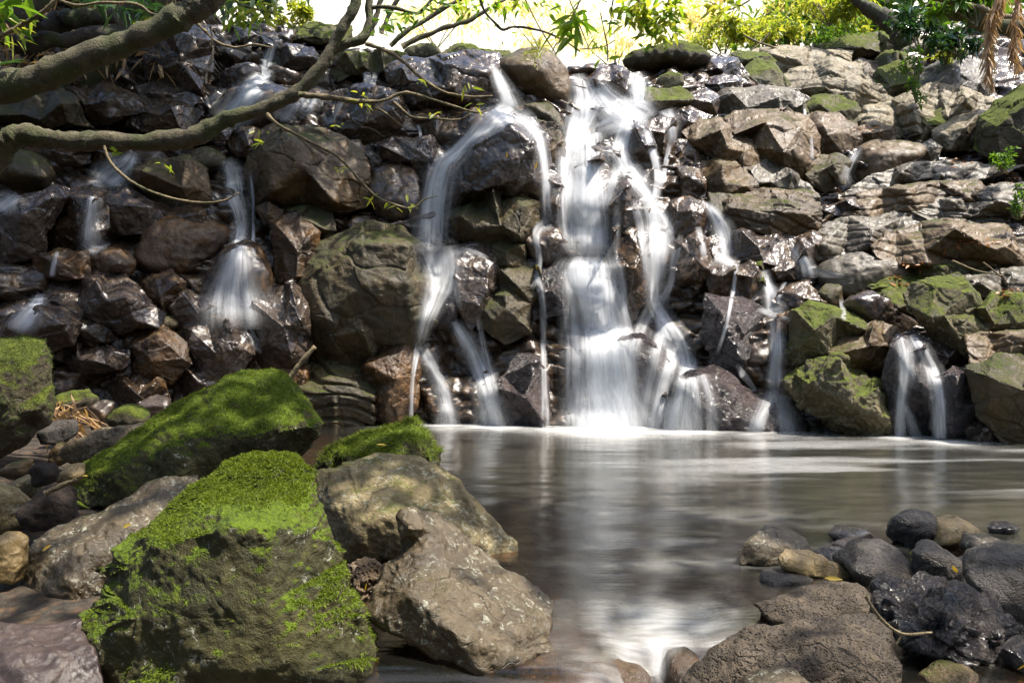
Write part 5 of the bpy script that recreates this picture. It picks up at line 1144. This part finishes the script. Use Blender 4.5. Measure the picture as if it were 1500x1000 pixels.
# ------------------------------------------------------------------ moss fleece on the near boulders: real short strands, one part of each boulder
def fleece(o, n, seed, L=.03, thr=.35, mat=None, down=.6):
    rng = np.random.default_rng(seed); me = o.data; nv = len(me.vertices); V = np.empty(nv * 3); me.vertices.foreach_get('co', V); V = V.reshape(-1, 3)
    Fc = np.empty(len(me.polygons) * 3, np.int32); me.polygons.foreach_get('vertices', Fc); Fc = Fc.reshape(-1, 3)
    A, B_, C = V[Fc[:, 0]], V[Fc[:, 1]], V[Fc[:, 2]]; N = np.cross(B_ - A, C - A); ar = np.linalg.norm(N, axis=1); N /= ar[:, None] + 1e-12
    cen = (A + B_ + C) / 3 + np.array(o.location); w_ = ar * np.clip((N[:, 2] + fbm(cen * 3.2, 12, 4) * .55 - thr) * 2.2, 0, 1) * (N[:, 1] < .5)
    k = rng.choice(len(Fc), n, p=w_ / w_.sum()); u, v = rng.uniform(0, 1, (2, n)); f = u + v > 1; u[f], v[f] = 1 - u[f], 1 - v[f]
    P = A[k] + (B_ - A)[k] * u[:, None] + (C - A)[k] * v[:, None]; Nk = N[k]
    dn = np.array([0, 0, -1.]) + Nk * Nk[:, 2:3]; D = Nk * .55 + dn * down + rng.normal(size=(n, 3)) * .35; D /= np.linalg.norm(D, axis=1)[:, None]
    S = np.cross(D, Nk + rng.normal(size=(n, 3)) * .3); S /= np.linalg.norm(S, axis=1)[:, None] + 1e-9
    Ln = (rng.uniform(.5, 1.3, n) * L)[:, None]; W_ = .0022
    Vv = np.stack([P - S * W_, P + S * W_, P + D * Ln + S * W_ * .3 - np.array([0, 0, .15]) * Ln, P + D * Ln - S * W_ * .3 - np.array([0, 0, .15]) * Ln], 1).reshape(-1, 3)
    q = mk('moss', Vv, np.arange(n * 4).reshape(-1, 4), mat or FM, parent=o); q['kind'] = 'stuff'
    return q
FM = leafmat('moss_strand', (.044, .068, .002), (.165, .22, .007), .35, .8)
FD = leafmat('dark_moss_strand', (.03, .05, .005), (.09, .12, .012), .3, .8)
fleece(moss_c, 46000, 91, .012, .58); fleece(moss_b, 26000, 92, .016, .42); fleece(moss_d, 5000, 93, .045, .3); fleece(moss_a, 7000, 94, .022, .3, FD)

# ------------------------------------------------------------------ debris
def twig(label, p, Y, name='twig', cat='twig', mat=None):
    e = tag(empty(name, at(*[float(q) for q in p.split()[0].split(',')[:2]], Y)), label, cat)
    for s in p.split('|'): rel(tube('bark', s.strip(), mat or BT, Y, None, 6, .2), e)
twig('forked twig caught on the gnarled glossy boulder', '1268,872,2 1290,905,2.2 1322,928,2.2 1366,926,2 | 1322,928,1.6 1312,945,1.4', 2.72)
twig('grey stick leaning by the layered green ledges', '424,552,4 440,532,3.6 462,508,3', 8.6, 'stick', 'stick')
twig('short orange stick lying on the peaty clod', '66,722,4 88,712,4 112,702,3', 4.4, 'stick', 'stick')
twig('dry twigs crossing the flat slab at the right frame edge', '1395,382,1.4 1430,396,1.4 1470,404,1 | 1440,384,1.2 1455,396,1.2 1465,404,1', 10.4)
Pn = []; Dn = []
for _ in range(90):
    Pn.append(at(rng.normal(100, 16), rng.normal(606, 10), 7.5 + rng.normal() * .12)); Dn.append([rng.normal(), rng.normal() * .6, -.5 + rng.normal() * .25])
tag(leaves('dry_needle_pile', np.array(Pn), np.array(Dn), rng.uniform(.15, .4, 90), .022, LS, None, rng), 'pile of dry brown needles beside the tall dark mossy boulder', 'needle litter', kind='stuff')
def dropleaf(label, x, y, Y, ang, L, mat=LO):
    r = np.random.default_rng(int(x)); o = leaves('fallen_leaf', np.zeros((1, 3)), np.array([[math.cos(ang), -.35, math.sin(ang)]]), L, L * .36, mat, None, r, .1); o.location = at(x, y, Y); tag(o, label, 'leaf', 'fallen leaves')
bpy.context.view_layer.update(); DG = bpy.context.evaluated_depsgraph_get()
for lab, x, y, ang, L, mt in [('yellow curled leaf on the brown boulder with a pale crest', 62, 806, .6, .07, LO), ('orange leaf tip beside the biggest moss crest', 180, 772, .5, .06, LO), ('tiny yellow leaf on the flank of the long mossy wedge', 121, 697, .2, .045, LO),
    ('orange leaf lying on the small shaggy moss boulder', 566, 652, 2.9, .08, LO), ('yellow leaf lying across the long tan stone', 1208, 846, .1, .085, LO), ('green yellow leaf between the two dark rounded boulders', 1333, 812, 1.0, .05, LY), ('yellow leaf between the dark rounded boulder and the frame edge one', 1402, 838, 2.2, .06, LO),
    ('golden leaf stuck in the pale holey stone', 534, 864, 1.3, .05, LO), ('small yellow leaf at the bottom right corner', 1490, 980, .9, .06, LO), ('orange leaf on the front of the huge glossy boulder', 784, 248, 1.4, .13, LO), ('yellow leaf under the huge glossy boulder crest', 742, 231, 1.5, .09, LO),
    ('yellow leaf on the dark rock left of the main fall step', 786, 396, 1.6, .09, LO), ('orange leaf at the foot of the twin fall', 1341, 629, 1.4, .07, LO), ('orange leaf hanging under the massive reddish ledge', 1382, 374, 1.5, .14, LR)]:
    h = hit(x, y); dropleaf(lab, x, y, (h or 10) - .03, ang, L, mt)
LP_ = [(1405, 355), (1425, 352), (1440, 356), (1450, 350), (1395, 360), (1312, 412), (1320, 418), (1308, 406), (1475, 428), (1490, 425), (1480, 432), (1405, 236), (1412, 232), (1418, 238), (1400, 240), (1475, 258), (1480, 266), (1490, 262), (1330, 388), (1345, 390), (1270, 188), (1283, 187), (1260, 189)]
Pl = []
for x, y in LP_:
    for _ in range(4):
        xx, yy = x + rng.normal() * 5, y + rng.normal() * 2.5; h = hit(xx, yy); Pl.append(at(xx, yy, (h or 11) - .03))
tag(leaves('rusty_leaf_litter', np.array(Pl), rng.normal(size=(len(Pl), 3)) * np.array([1, .5, .25]), rng.uniform(.05, .12, len(Pl)), .04, LR, None, rng), 'rusty fallen leaves scattered on the ledges of the right bank', 'leaf litter', kind='stuff')
